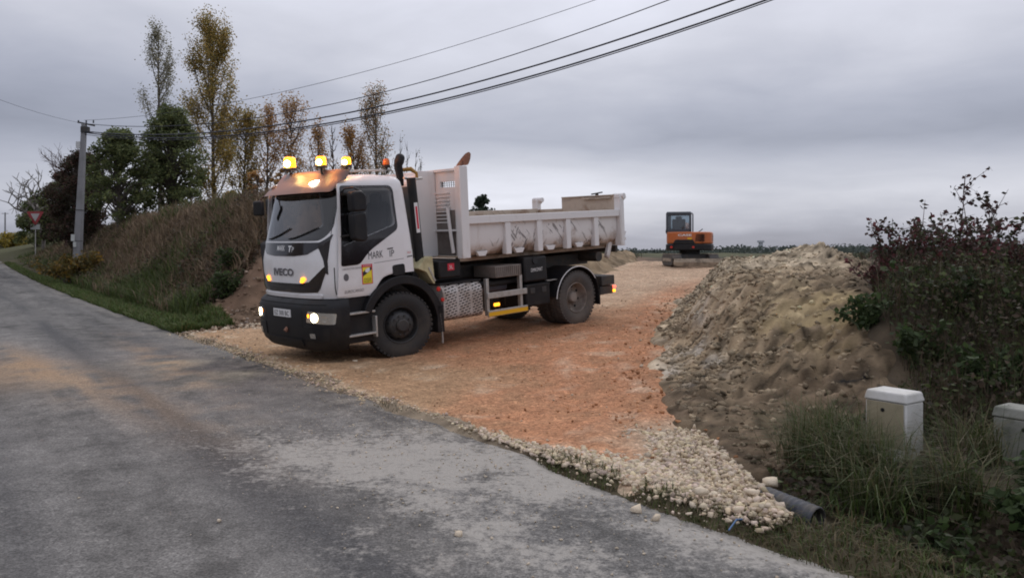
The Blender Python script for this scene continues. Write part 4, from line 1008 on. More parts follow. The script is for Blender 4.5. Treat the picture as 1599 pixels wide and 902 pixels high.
# cover of the front lifting ram
ramc = MB().box(-1.25, -0.86, -0.35, 0.47, 1.50, 2.90).build('ram_housing', M['tip_clean'], truck, 0.03)
MB().box(-1.24, -0.83, 0.45, 0.50, 1.50, 2.96).build('housing_edge', M['tip_clean'], ramc, 0.008)
MB().cyl((-0.80, -0.1, 2.74), (-0.80, 0.42, 2.74), 0.10, n=16).build('ram_pivot', M['tip_clean'], ramc)
for sg in (1, -1):
    y0, y1 = sorted((sg * 1.10, sg * 1.235))
    MB().box(-1.34, -1.165, y0, y1, 1.47, 3.0 if sg > 0 else 2.97).build('corner_post', M['tip_clean'], truck, 0.01)
    # side board: bellied plate, top rail, ribs, stake pads
    pr = [(1.135, 2.05), (1.14, 1.72), (1.10, 1.60), (1.0, 1.50), (0.86, 1.44)]
    vs_ = []; fs_ = []
    nx_ = 16
    prof2 = pr + [(a - 0.05, b + 0.01) for a, b in pr[::-1]]
    m_ = len(prof2)
    for k in range(nx_ + 1):
        x = -1.34 - (5.36 - 1.34) * k / nx_
        for a, b in prof2: vs_.append((x, sg * a, b))
    for k in range(nx_):
        for j in range(m_): fs_.append((k * m_ + j, k * m_ + (j + 1) % m_, (k + 1) * m_ + (j + 1) % m_, (k + 1) * m_ + j))
    sb_ = MB().add(vs_, fs_).build('side_board', M['tip'], truck, smooth=True)
    MB().box(-5.37, -1.34, min(sg * 1.06, sg * 1.215), max(sg * 1.06, sg * 1.215), 2.035, 2.165 if sg > 0 else 2.25).build('top_rail', M['tip_clean'] if sg > 0 else M['tip_in'], sb_, 0.008)
    for x in (-2.26, -3.06, -3.84, -4.66):
        MB().box(x - 0.065, x + 0.065, min(sg * 1.09, sg * 1.20), max(sg * 1.09, sg * 1.20), 1.475, 2.04).build('rib', M['tip_clean'], sb_, 0.01)
    for x in (-1.72, -2.62, -3.44, -4.25):
        MB().prism([(x + 0.13, 1.56), (x - 0.13, 1.56), (x - 0.075, 1.475), (x + 0.075, 1.475)], 'Y', min(sg * 1.03, sg * 1.10), max(sg * 1.03, sg * 1.10)).build('stake_pad', M['tip_clean'], sb_, 0.006)
    rp = MB().box(-5.50, -5.37, min(sg * 1.08, sg * 1.235), max(sg * 1.08, sg * 1.235), 1.44, 2.44).build('rear_post', M['tip_clean'], truck, 0.01)
    MB().box(-5.44, -5.39, min(sg * 1.232, sg * 1.245), max(sg * 1.232, sg * 1.245), 1.46, 2.40).build('post_seam', M['tip_clean'], rp, 0.004)
    hg = MB().cyl((-5.47, sg * 1.0, 2.44), (-5.47, sg * 1.27, 2.44), 0.055, n=12).box(-5.56, -5.36, min(sg * 1.10, sg * 1.22), max(sg * 1.10, sg * 1.22), 2.40, 2.47).obox((-5.56, sg * 1.16, 2.40), (0.05, 0.05, 0.03), Matrix.Rotation(R(35), 3, 'Y'))
    hg.build('tailgate_hinge', M['tip_clean'], rp, 0.006)
    MB().box(-5.58, -5.50, min(sg * 1.10, sg * 1.20), max(sg * 1.10, sg * 1.20), 1.54, 1.60).obox((-5.57, sg * 1.15, 1.66), (0.02, 0.03, 0.07), Matrix.Rotation(R(-30), 3, 'Y')).build('tailgate_lock', M['tip_clean'], rp, 0.006)
    MB().obox((-5.26, sg * 0.98, 1.36), (0.05, 0.035, 0.17), Matrix.Rotation(R(-20), 3, 'Y')).build('lock_arm', M['tip_clean'], truck, 0.01)
MB().box(-5.36, -1.34, -0.90, 0.90, 1.40, 1.455).build('bed_floor', M['tip_in'], truck)
# low mound of soil left in the empty bed
lx = np.linspace(-5.2, -1.5, 60); ly = np.linspace(-1.02, 1.02, 34); LX_, LY_ = np.meshgrid(lx, ly)
dd = np.minimum.reduce([LX_ + 5.2, -1.5 - LX_, LY_ + 1.02, 1.02 - LY_])
LZ_ = 1.47 + 0.10 * sstep(0, 0.5, dd) * (0.6 + fbm(LX_ * 2, LY_ * 2, 91, 4))
MBm = link('leftover_soil', grid_mesh('leftover_soil', LX_, LY_, LZ_, np.ones(LX_.shape + (3,)) * np.array([0.30, 0.21, 0.13])), earth_mat, truck)
tg = MB().box(-5.47, -5.39, -0.36, 1.08, 1.45, 2.46).box(-5.47, -5.39, -1.08, -0.36, 1.45, 2.23).build('tailgate', M['tip_in'], truck, 0.006)
MB().box(-5.385, -5.33, 0.28, 1.0, 2.40, 2.435).build('tailgate_stiffener', M['tip_in'], tg)
MB().box(-5.48, -5.36, -0.34, 1.06, 2.455, 2.475).build('tailgate_cap', M['tip_in'], tg)
MB().box(-5.43, -5.37, 0.60, 0.64, 2.47, 2.51).obox((-5.40, 0.62, 2.515), (0.02, 0.14, 0.012), Matrix.Rotation(R(6), 3, 'X')).build('chain_hook', M['steel'], tg)
MB().box(-5.55, -5.47, -1.0, 1.0, 1.30, 1.44).build('rear_beam', M['steel'], truck, 0.01)
MB().cyl((-5.0, -0.7, 1.24), (-5.0, 0.95, 1.24), 0.10, n=14).build('tipping_hinge', M['steel'], truck)

# shovel stored upright in the corner post
shv = empty('shovel'); shv.matrix_world = TRUCK_M @ Matrix.Translation((-1.25, 1.17, 3.0))
tag(shv, 'rusty round shovel standing blade up in the front corner post of the truck bed', 'shovel')
fin = rpoly([(-0.085, 0.005), (0.125, 0.01), (0.165, 0.10), (0.178, 0.20), (0.15, 0.232), (0.09, 0.205), (0.02, 0.13)], [0.01, 0.03, 0.05, 0.04, 0.03, 0.06, 0.06])
ux = Vector((-0.716, 0.697, 0)); un = Vector((0.697, 0.716, 0))
bl = sheet(fin, lambda u, v, off: ux * u + Vector((0, 0, v)) + un * (off - 1.1 * (u - 0.06) ** 2 * 3 - 0.25 * v * v), 0.0, 0.006, 'blade', M['rust'], shv, res=0.03)
MB().tube([(0, 0, 0.0), ux * 0.02 + Vector((0, 0, 0.09))], [0.026, 0.02], 10).build('socket', M['rust'], shv)
MB().cyl((0, 0, -1.0), (0, 0, 0.06), 0.02, n=10).build('shaft', mat('ash_wood', (0.33, 0.22, 0.12), 0.7), shv)

# ------------------------------------------------------------------ excavator on the ramp top (own axes: x right, y forward, z up)
EX, EY = 7.56, 34.0
EZ = float(ramp_h(np.array([st(EX, EY)[0]]))[0]) + 0.02
exc = empty('excavator', (EX, EY, EZ), R(0)); exc.scale = (1.02, 1.0, 0.86)
tag(exc, 'orange and black mini excavator parked at the top of the gravel ramp', 'excavator')
M['orange'] = mat('orange_paint', (0.50, 0.135, 0.035), 0.4, noise=(3, 0.4, (0.40, 0.14, 0.06)))
M['mudsteel'] = mat('muddy_steel', (0.36, 0.30, 0.23), 0.85, noise=(4, 0.8, (0.12, 0.10, 0.08)))
M['cabgrey'] = mat('cab_frame', (0.06, 0.07, 0.085), 0.4)
M['ex_glass'] = glass('excavator_glass', (0.72, 0.77, 0.80), 2.0)
for sg in (1, -1):
    x0, x1 = sorted((sg * 0.56, sg * 0.95))
    prof = rpoly([(-1.0, 0.0), (1.0, 0.0), (1.25, 0.28), (1.0, 0.56), (-1.0, 0.56), (-1.25, 0.28)], 0.2, 5)
    tr_ = MB().prism(prof, 'X', x0, x1).build('track', M['rubber_dusty'], exc, 0.03)
    sh = MB()
    for k in range(20):
        sh.box(x0 - 0.005, x1 + 0.005, -1.0 + k * 0.105, -0.96 + k * 0.105, 0.555, 0.585)
        sh.box(x0 - 0.005, x1 + 0.005, -1.262 + 0.0 * k, -1.235, 0.2, 0.36)
    sh.build('track_pads', M['mudsteel'], tr_)
    MB().box(min(sg * 0.95, sg * 0.97), max(sg * 0.95, sg * 0.97), -0.9, 0.9, 0.2, 0.36).build('track_frame', M['mudsteel'], tr_)
MB().box(-0.55, 0.55, -0.7, 0.7, 0.25, 0.55).cyl((0, 0, 0.5), (0, 0, 0.74), 0.42, n=24).build('undercarriage', M['steel'], exc)
bl_ = MB().prism(rpoly([(-1.62, 0.0), (-1.60, 0.02), (-1.52, 0.18), (-1.60, 0.36), (-1.64, 0.36), (-1.68, 0.18)], 0), 'X', -0.98, 0.98).build('dozer_blade', M['mudsteel'], exc)
MB().box(-0.45, -0.33, -1.55, -0.6, 0.16, 0.28).box(0.33, 0.45, -1.55, -0.6, 0.16, 0.28).build('blade_arm', M['mudsteel'], bl_)
YAW = Matrix.Rotation(R(-17), 4, 'Z')
def upper(o): o.matrix_local = YAW; return o
cw = upper(MB().prism(rpoly([(-0.93, 0.9), (-0.95, -0.55), (-0.62, -0.93), (0.62, -0.93), (0.95, -0.55), (0.93, 0.9)], [0.1, 0.35, 0.3, 0.3, 0.35, 0.1], 5), 'Z', 0.74, 1.06).build('counterweight', M['black'], exc, 0.05))
body_top = MB().prism(rpoly([(-0.90, 0.85), (-0.92, -0.52), (-0.58, -0.88), (0.58, -0.88), (0.93, -0.52), (0.91, 0.85)], [0.1, 0.35, 0.3, 0.3, 0.35, 0.1], 5), 'Z', 1.06, 1.64).build('body', M['orange'], exc, 0.06, seg=3)
upper(body_top)
sk = MB().prism([(-0.62, 1.05), (0.30, 1.05), (0.20, 1.26), (-0.50, 1.26)], 'Y', -0.93, -0.70).build('dark_insert', M['black'], exc, 0.02); upper(sk)
gl_ = MB()
for k in range(6): gl_.box(0.28 + 0.03 * k * 0.3, 0.66, -0.895, -0.80, 1.18 + k * 0.062, 1.21 + k * 0.062)
upper(gl_.build('vent_louvres', M['hole'], exc))
gl_ = MB()
for k in range(4): gl_.box(0.85, 0.932, -0.25, 0.45, 1.22 + k * 0.08, 1.25 + k * 0.08)
upper(gl_.build('side_louvres', M['hole'], exc))
upper(lettering('CASE', -0.40, 1.43, 0.55, 0.10, lambda u, v: Vector((u, -0.886, v)), M['white_ink'], exc, bold=0.03))
upper(MB().box(-0.02, 0.16, -0.889, -0.87, 1.27, 1.36).build('yellow_label', M['yellow'], exc))
for x in (-0.66, 0.22): upper(MB().cyl((x, -0.945, 0.90), (x, -0.90, 0.90), 0.055, n=14).build('tail_lamp', M['red'], exc))
# cab: corner posts, panes, roof
cx0, cx1, cy0, cy1 = -0.93, 0.10, -0.45, 0.72
fr = MB()
for x in (cx0, cx1 - 0.09):
    for y in (cy0, cy1 - 0.07): fr.box(x, x + 0.09, y, y + 0.07, 1.55, 2.56)
fr.box(cx0, cx1, cy0, cy0 + 0.06, 1.60, 1.80).box(cx0 - 0.02, cx0 + 0.05, cy0, cy1, 1.60, 1.75).box(cx1 - 0.05, cx1 - 0.001, cy0 + 0.01, cy1, 1.58, 1.66)
fr.box(cx0 + 0.06, cx1 - 0.06, cy0 + 0.01, cy0 + 0.05, 2.44, 2.55)
upper(fr.build('cab_frame', M['cabgrey'], exc, 0.015))
upper(MB().box(cx0 - 0.01, cx1 + 0.01, cy0 - 0.02, cy1 + 0.04, 2.54, 2.64, 0.05, 0.05).build('cab_roof', M['cabgrey'], exc, 0.02))
upper(MB().box(cx0 + 0.09, cx1 - 0.09, cy0 + 0.03, cy0 + 0.036, 1.80, 2.45).build('rear_window', M['ex_glass'], exc))
upper(MB().box(cx1 - 0.03, cx1 - 0.024, cy0 + 0.07, cy1 - 0.07, 1.66, 2.54).build('side_window', M['ex_glass'], exc))
upper(MB().box(cx0 + 0.02, cx0 + 0.026, cy0 + 0.07, cy1 - 0.07, 1.75, 2.54).build('side_window', M['ex_glass'], exc))
upper(MB().box(cx0 + 0.09, cx1 - 0.09, cy1 - 0.05, cy1 - 0.044, 1.6, 2.54).build('front_window', M['ex_glass'], exc))
upper(MB().box(-0.70, -0.16, -0.28, -0.14, 1.62, 2.28).box(-0.70, -0.16, -0.28, 0.25, 1.60, 1.80).box(-0.56, -0.30, -0.27, -0.17, 2.26, 2.42).build('driver_seat', M['seat'], exc, 0.05))
upper(MB().tube([(0.30, 0.2, 1.64), (0.42, 0.1, 1.70), (0.52, 0.05, 1.80)], 0.02, 6).build('hand_lever', M['black'], exc))
bm_ = MB()
bm_.tube([(-0.25, 0.85, 1.1), (-0.35, 1.5, 1.85), (-0.35, 2.3, 2.05), (-0.35, 3.4, 1.65)], [0.16, 0.18, 0.17, 0.12], 8)
upper(bm_.build('boom', M['orange'], exc))
upper(MB().tube([(-0.35, 3.25, 1.8), (-0.35, 3.55, 1.2), (-0.35, 3.3, 0.35)], [0.13, 0.11, 0.08], 8).build('dipper_arm', M['orange'], exc))
upper(MB().prism(rpoly([(3.5, 0.40), (3.15, 0.42), (2.95, 0.18), (3.05, -0.08), (3.5, -0.1)], 0.08), 'X', -0.65, -0.05).build('bucket', M['mudsteel'], exc, 0.02))

# ------------------------------------------------------------------ white bag left beside the blade
bx, by, _ = W(1120, 413, 33)
wb = MB().sphere((0, 0, 0.10), 0.22, 14, 8, 1.15, 0.8, 0.55)
for i, p_ in enumerate(wb.v): wb.v[i] = (p_[0] * (1 + 0.15 * math.sin(9 * p_[2] + 3 * p_[0])), p_[1], p_[2])
o = wb.build('white_bag', mat('white_sack', (0.70, 0.70, 0.70), 0.7), smooth=True); o.location = (8.75, 32.6, EZ + 0.03)
tag(o, 'small crumpled white sack on the ground to the right of the excavator blade', 'sack')

# ------------------------------------------------------------------ concrete utility pole and overhead cables
PY = 39.0
px_, _, _ = W(119, 410, PY)
pole_base = Vector((px_, PY, gz(px_, PY) - 0.3))
tx_, _, tz_ = W(131.5, 193, PY)
pole_top = Vector((tx_, PY, tz_))
pole = empty('utility_pole', pole_base)
tag(pole, 'tall grey concrete utility pole leaning slightly at the foot of the bank', 'utility pole')
M['concrete'] = mat('pole_concrete', (0.24, 0.24, 0.25), 0.85, noise=(2, 0.6, (0.16, 0.16, 0.16)))
d_ = pole_top - pole_base
rt_ = Vector((0, 0, 1)).rotation_difference(d_.normalized()).to_matrix()
sh = MB(); L_ = d_.length
vs_ = [Vector((sx * w_, sy * w_ * 0.8, z)) for z, w_ in ((0, 0.19), (L_, 0.105)) for sx, sy in ((-1, -1), (1, -1), (1, 1), (-1, 1))]
sh.add([rt_ @ v for v in vs_], [(3, 2, 1, 0), (4, 5, 6, 7), (0, 1, 5, 4), (1, 2, 6, 5), (2, 3, 7, 6), (3, 0, 4, 7)])
sh.build('pole_shaft', M['concrete'], pole, 0.02)
topl = d_
ca = MB()
ca.obox(topl + Vector((0.10, 0, -0.02)), (0.42, 0.04, 0.035), Matrix.Rotation(R(12), 3, 'Y')).obox(topl + Vector((0.05, 0, -0.30)), (0.16, 0.14, 0.14), Matrix.Identity(3)).obox(topl + Vector((0.15, 0, -0.42)), (0.30, 0.03, 0.03), Matrix.Identity(3))
ca.build('cross_arm', M['steel'], pole)
for dx_ in (-0.28, 0.1, 0.45): MB().cyl(topl + Vector((dx_, 0, 0.02)), topl + Vector((dx_, 0, 0.16)), 0.035, n=8).build('insulator', M['cabgrey'], pole)
MB().obox(topl + Vector((-0.24, -0.05, -1.05)), (0.10, 0.08, 0.16), Matrix.Identity(3)).build('lamp_box', mat('pale_box', (0.55, 0.56, 0.56), 0.5), pole)
mid = d_ * (1 - (345 - 193) / 217)
MB().obox(mid + Vector((-0.20, -0.08, 0.0)), (0.09, 0.08, 0.16), Matrix.Identity(3)).obox(mid + Vector((-0.10, -0.12, -0.33)), (0.07, 0.07, 0.12), Matrix.Identity(3)).build('meter_box', mat('pale_meter', (0.50, 0.52, 0.50), 0.5), pole)
bd = MB()
for f_ in (0.28, 0.47): bd.obox(d_ * f_, (0.17, 0.15, 0.012), rt_)
bd.build('steel_band', M['steel'], pole)

M['cable'] = mat('cable_black', (0.020, 0.022, 0.035), 0.5)
def cable(a, b, c, r, name, label, n=40):
    """parabola through three points a (pole), b (between), c (far end)"""
    a, b, c = Vector(a), Vector(b), Vector(c)
    u = (b - a).xy.length / (c - a).xy.length
    lin = a.z + (c.z - a.z) * u; k = (lin - b.z) / (u * (1 - u))
    pts = []
    for i in range(n + 1):
        q = i / n
        p_ = a.lerp(c, q); p_.z -= k * q * (1 - q); pts.append(p_)
    o_ = MB().tube(pts, r, 6).build(name, M['cable']); shade(o_)
    return tag(o_, label, 'cable', 'overhead cables strung from the concrete pole')
def ray_uv(px, py, p0, p1, u):
    """height at plan fraction u between p0 and p1 that shows at row py"""
    Y = p0[1] + (p1[1] - p0[1]) * u; return CAMH - (py - 390) / F * Y
A0 = (pole_top.x, pole_top.y); B0 = (14.5, 13.0)
def solve_u(px):
    k = (px - 799.5) / F      # X = kY on the straight line A0-B0
    return (k * A0[1] - A0[0]) / ((B0[0] - A0[0]) - k * (B0[1] - A0[1]))
def strung(pix0, mid_, exit_, r, label, name='overhead_cable', dxy=0.0):
    um, ue = solve_u(mid_[0]), solve_u(exit_[0])
    za = CAMH - (pix0 - 390) / F * A0[1]; zm = ray_uv(*mid_, A0, B0, um); ze = ray_uv(*exit_, A0, B0, ue)
    # parabola z(u)=za+bu+cu^2 through the three
    Mx = np.array([[um, um * um], [ue, ue * ue]]); b_, c_ = np.linalg.solve(Mx, [zm - za, ze - za])
    P = lambda u: (A0[0] + (B0[0] - A0[0]) * u, A0[1] + (B0[1] - A0[1]) * u + dxy, za + b_ * u + c_ * u * u)
    uend = 1.0
    o_ = MB().tube([P(uend * i / 44) for i in range(45)], r, 6).build(name, M['cable']); shade(o_)
    return tag(o_, label, 'cable', 'overhead cables strung from the concrete pole')
strung(188, (372, 158), (930, 0), 0.008, 'thinnest topmost overhead wire crossing the sky from the utility pole', 'overhead_wire')
strung(193, (540, 158), (1045, 0), 0.014, 'thin second overhead cable running just under the thinnest top wire')
strung(205, (540, 177), (1146, 0), 0.024, 'thick middle overhead cable between the thin wires and the lowest pair')
strung(207, (560, 184), (1197, 0), 0.024, 'thick upper cable of the lowest close pair of overhead cables')
strung(210, (560, 187), (1207, 0), 0.014, 'lowest thin overhead cable hugging the thick one just above it')
# wire that leaves the pole towards the left of the road
e_ = W(-160, 85, 26.0)
pts = []
for i in range(25):
    q = i / 24; p_ = pole_top.lerp(Vector(e_), q); p_.z -= 0.5 * 4 * q * (1 - q) * 0.6; pts.append(p_)
o = MB().tube(pts, 0.007, 6).build('overhead_wire', M['cable']); tag(o, 'thin wire going from the pole top over the road to the upper left', 'cable', 'overhead cables strung from the concrete pole')

# ------------------------------------------------------------------ give way sign, far pole by the road
sy = 62.0; sx_, _, sz_ = W(55, 338, sy)
sgn = empty('give_way_sign', (sx_, sy, gz(sx_, sy)))
tag(sgn, 'small red and white give way triangle on a post with a white plate under it', 'road sign')
hz = sz_ - gz(sx_, sy)
MB().cyl((0, 0.04, -0.2), (0, 0.04, hz + 0.4), 0.035, n=8).build('post', M['alu'], sgn)
def tri(s_): return [(-s_, s_ * 0.577), (s_, s_ * 0.577), (0, -s_ * 1.155)]
MB().prism([(a, b + hz) for a, b in rpoly(tri(0.68), 0.1)], 'Y', -0.012, 0.012).build('triangle', mat('sign_red', (0.27, 0.03, 0.035), 0.5), sgn)
MB().prism([(a, b + hz + 0.02) for a, b in rpoly(tri(0.36), 0.05)], 'Y', -0.018, -0.012).build('white_field', mat('sign_white', (0.38, 0.36, 0.36), 0.5), sgn)
MB().box(-0.36, 0.36, -0.012, 0.012, hz - 1.0, hz - 0.62).build('plate', mat('sign_plate', (0.32, 0.33, 0.32), 0.5), sgn)
fy = 118.0; fx, _, _ = W(8, 355, fy)
fp = MB().cyl((0, 0, -0.5), (0, 0, 3.4), 0.12, 0.09, 8).box(-0.5, 0.5, -0.04, 0.04, 3.2, 3.28).build('distant_pole', M['concrete'], None)
fp.location = (fx, fy, gz(fx, fy)); tag(fp, 'tiny faint pole where the road goes over the rise', 'utility pole')
ty = 320.0; tx, _, tzz = W(1188, 398, ty)
tw = MB().prism([(-0.9, 0), (0.9, 0), (0.6, 4.6), (-0.6, 4.6)], 'Y', -0.8, 0.8).box(-1.1, 1.1, -1.1, 1.1, 4.6, 5.4).build('water_tower', mat('pale_tower', (0.42, 0.44, 0.48), 0.8), None)
tw.location = (tx, ty, 0.0); tag(tw, 'tiny pale tower on the horizon left of the earth heap', 'tower')

# ------------------------------------------------------------------ meter cabinets in the weeds on the right
def cabinet(loc, rz, w_, d__, h_, label, fin, door_m, body_m, sticker=False):
    c_ = empty('meter_cabinet', loc, rz)
    tag(c_, label, 'meter cabinet')
    MB().box(-w_ / 2, w_ / 2, -d__ / 2, d__ / 2, -0.3, h_ - 0.085).build('cabinet_body', body_m, c_, 0.012)
    MB().box(-w_ / 2 - 0.012, w_ / 2 + 0.012, -d__ / 2 - 0.014, d__ / 2 + 0.012, h_ - 0.083, h_, 0.018, 0.018).build('lid', body_m, c_, 0.016, seg=3)
    dr = MB().box(-w_ / 2 + 0.014, w_ / 2 - 0.022, -d__ / 2 - 0.009, -d__ / 2 - 0.001, 0.05, h_ - 0.088).build('cabinet_door', door_m, c_, 0.005)
    MB().cyl((-0.02, -d__ / 2 - 0.016, h_ - 0.155), (-0.02, -d__ / 2 - 0.008, h_ - 0.155), 0.016, n=12).build('lock', M['hole'], dr)
    if sticker:
        MB().box(0.0, 0.09, -d__ / 2 - 0.0125, -d__ / 2 - 0.0095, h_ - 0.26, h_ - 0.17).build('yellow_sticker', mat('faded_yellow', (0.42, 0.40, 0.10), 0.6), dr)
    return c_
white_pl = mat('white_plastic', (0.66, 0.65, 0.62), 0.5, noise=(4, 0.6, (0.42, 0.40, 0.34)))
tan_pl = mat('yellowed_door', (0.36, 0.31, 0.205), 0.6, noise=(4.5, 0.75, (0.25, 0.22, 0.15)))
grn_pl = mat('grey_green_plastic', (0.27, 0.27, 0.235), 0.7, noise=(5, 0.9, (0.13, 0.14, 0.11)))
b1 = Vector(W(1399, 700, 6.75))
cabinet((b1.x + 0.01, 6.8, 0.0), R(-55), 0.36, 0.27, 0.51, 'white meter cabinet with a yellowed door standing in weeds below the earth heap', 0, tan_pl, white_pl)
b2 = Vector(W(1605, 700, 6.6))
cabinet((b2.x - 0.14, 6.3, -0.12), R(-55), 0.50, 0.26, 0.57, 'grey green stained cabinet cut off at the edge beside dark brambles', 0, grn_pl, grn_pl, True)

# ------------------------------------------------------------------ drain pipe end and blue strap
pa, pb = Vector((1.72, 5.46, 0.0)), Vector((1.96, 5.12, -0.035))
dp = MB(); dn = (pb - pa).normalized()
pth = []; rad = []
for i in range(41):
    pth.append(pa + (pb - pa) * (i / 40)); rad.append(0.085 + 0.007 * (1 if (i // 2) % 2 else 0))
dp.tube(pth, rad, 20, cap=False)
o = dp.build('drain_pipe', mat('ribbed_pipe', (0.050, 0.055, 0.070), 0.6, noise=(8, 0.8, (0.13, 0.115, 0.095))), smooth=True)
sd_m = o.modifiers.new('wall', 'SOLIDIFY'); sd_m.thickness = 0.01
tag(o, 'dark grey ribbed drain pipe poking out from under the cream stones', 'drain pipe')
pts = [W(1192, 772, 5.35), W(1185, 790, 5.2), W(1172, 800, 5.1), W(1160, 815, 4.98), W(1150, 826, 4.9), W(1138, 838, 4.8)]
o = MB().tube([(x, y, 0.03 + 0.02 * math.sin(i * 2)) for i, (x, y, z) in enumerate(pts)], 0.005, 6).build('blue_strap', mat('blue_plastic', (0.07, 0.15, 0.30), 0.6))
tag(o, 'thin blue plastic strap lying across the grass verge by the drain pipe', 'strap')

# ------------------------------------------------------------------ stones
def stone_kit(n, rng_):
    """n angular stones of about unit size, each the hull of a few random points: (verts, triangles)"""
    kits = []
    for k in range(n):
        p_ = rng_.normal(size=(11, 3)); p_ /= np.linalg.norm(p_, axis=1, keepdims=True); p_ *= rng_.uniform(0.75, 1.0, (11, 1)) * rng_.uniform(0.62, 1.2, (1, 3))
        bm = bmesh.new()
        for q in p_: bm.verts.new(q)
        r_ = bmesh.ops.convex_hull(bm, input=bm.verts)
        bmesh.ops.delete(bm, geom=list({g for g in r_['geom_interior'] + r_['geom_unused'] if isinstance(g, bmesh.types.BMVert)}), context='VERTS')
        bmesh.ops.triangulate(bm, faces=bm.faces[:]); bmesh.ops.recalc_face_normals(bm, faces=bm.faces[:]); bm.verts.index_update()
        kits.append((np.array([v.co[:] for v in bm.verts]), np.array([[v.index for v in f.verts] for f in bm.faces]))); bm.free()
    return kits
rng = np.random.default_rng(11)
kits = stone_kit(28, rng)
def scatter_stones(name, pts, sizes, cols, mtl, label):
    pts, sizes, cols = np.asarray(pts), np.asarray(sizes), np.asarray(cols)
    N = len(pts); a_ = rng.uniform(0, 2 * np.pi, (N, 3)); K = rng.integers(0, len(kits), N)
    VV, FF, CC, off = [], [], [], 0
    for k, (kv, kf) in enumerate(kits):
        m_ = np.where(K == k)[0]; n_ = len(m_)
        if n_ == 0: continue
        nv = len(kv); a = a_[m_]; ca, sa = np.cos(a), np.sin(a)
        V = np.repeat(kv[None], n_, 0); x, y, z = V[..., 0], V[..., 1], V[..., 2]
        y, z = y * ca[:, 1:2] - z * sa[:, 1:2], y * sa[:, 1:2] + z * ca[:, 1:2]
        x, y = x * ca[:, 0:1] - y * sa[:, 0:1], x * sa[:, 0:1] + y * ca[:, 0:1]
        V = np.stack([x, y, z * 0.8], -1) * sizes[m_][:, None, None] + pts[m_][:, None, :]
        VV.append(V.reshape(-1, 3)); FF.append((kf[None] + (np.arange(n_) * nv)[:, None, None]).reshape(-1, 3) + off); CC.append(np.repeat(cols[m_], nv, 0)); off += n_ * nv
    me = np_mesh(name, np.concatenate(VV), np.concatenate(FF), np.clip(np.concatenate(CC), 0.01, 1)); o_ = link(name, me, mtl)
    tag(o_, label, kind='stuff'); return o_
stone_mat = mat('limestone', (0.5, 0.4, 0.3), 0.9, spec=0.2, attr=True, bump=(45, 0.4))
def track_z(x, y): return float(ramp_h(np.array([st(x, y)[0]]))[0])
# cream rubble along the ramp's lower corner and edge
P_, Sz, Cc = [], [], []
cl = np.array([0.66, 0.555, 0.42])
tries = 0
while len(P_) < 7500 and tries < 400000:
    tries += 1
    x = rng.uniform(-1.5, 2.6); y = rng.uniform(4.4, 9.4)
    s_, t_ = st(x, y); r_ = float(dR(np.array([x]), np.array([y]))[0])
    # main apron: strip between the orange surface and the road, widening to the right corner
    wid = 0.10 + 0.62 * sstep(5.8, 3.8, t_)
    if not (-0.12 + 0.36 * sstep(6.4, 4.6, t_) < s_ + 0.12 * rng.normal() < wid + 1.2 and r_ < -0.06 and t_ > 3.0): continue
    inside = (s_ - (0.15 + wid * 0.3)) / (wid * 0.75)
    pr_ = math.exp(-inside * inside)
    corner = float(sstep(-0.80, -0.05, r_)) * float(sstep(8.0, 7.0, y))
    pr_ = max(pr_ * (0.10 + 0.90 * float(sstep(7.0, 4.6, t_))), corner)
    if rng.random() > pr_: continue
    sz = 0.010 + 0.030 * rng.random() ** 2.2
    sz *= 0.62 + 0.5 * float(sstep(8.0, 5.0, t_))
    pile = 0.07 * corner * rng.random()
    P_.append((x, y, track_z(x, y) + 0.008 + pile + sz * 0.08)); Sz.append(sz)
    Cc.append(cl * rng.uniform(0.62, 1.15) * np.array([1, rng.uniform(0.93, 1.02), rng.uniform(0.85, 1.05)]))
scatter_stones('limestone_rubble', P_, Sz, Cc, stone_mat, 'cream limestone rubble spilling round the lower corner of the gravel ramp')
# edge of the left mouth and far left border
P_, Sz, Cc = [], [], []
for k in range(1500):
    t_ = rng.uniform(8, 17.4); s_ = rng.normal(0.18, 0.16)
    x, y = xy(s_, t_); sz = 0.012 + 0.022 * rng.random() ** 2
    P_.append((x, y, 0.0 + sz * 0.3)); Sz.append(sz); Cc.append(cl * rng.uniform(0.6, 1.05) * np.array([1, rng.uniform(0.88, 1.0), rng.uniform(0.75, 1.0)]))
for k in range(700):
    q = rng.random(); y = 15.6 + q * 8; x = float(np.interp(y, LY, LX)) + rng.normal(0.45, 0.45)
    if st(x, y)[0] < 0.1: continue
    sz = 0.02 + 0.05 * rng.random() ** 2
    P_.append((x, y, track_z(x, y) + sz * 0.3)); Sz.append(sz); Cc.append(cl * rng.uniform(0.6, 1.05))
scatter_stones('edge_chippings', P_, Sz, Cc, stone_mat, 'pale chippings thinly scattered along the border of ramp and road')
# orange crushed stone on the track
P_, Sz, Cc = [], [], []
N = 9000
X_ = rng.uniform(-6, 5, N); Y_ = 6 + 20 * rng.random(N) ** 1.6
s_, t_ = st(X_, Y_)
okm = (s_ > 0.15) & (dR(X_, Y_) < 0.12) & (dL(X_, Y_) < -0.1) & (t_ < 17.5) | ((s_ > 2) & (dR(X_, Y_) < 0.12) & (dL(X_, Y_) < -0.1))
edge_ = np.exp(-((dR(X_, Y_) + 0.25) / 0.35) ** 2)
okm &= (rng.random(N) < 0.45 + 0.55 * edge_)
X_, Y_, s_, edge_ = X_[okm], Y_[okm], s_[okm], edge_[okm]
om = sstep(-2.2, 0.6, X_ + 0.25 * (Y_ - 9)) * sstep(21, 14, Y_)
col = np.array([0.42, 0.30, 0.19]) + (np.array([0.42, 0.205, 0.10]) - np.array([0.42, 0.30, 0.19])) * om[:, None]
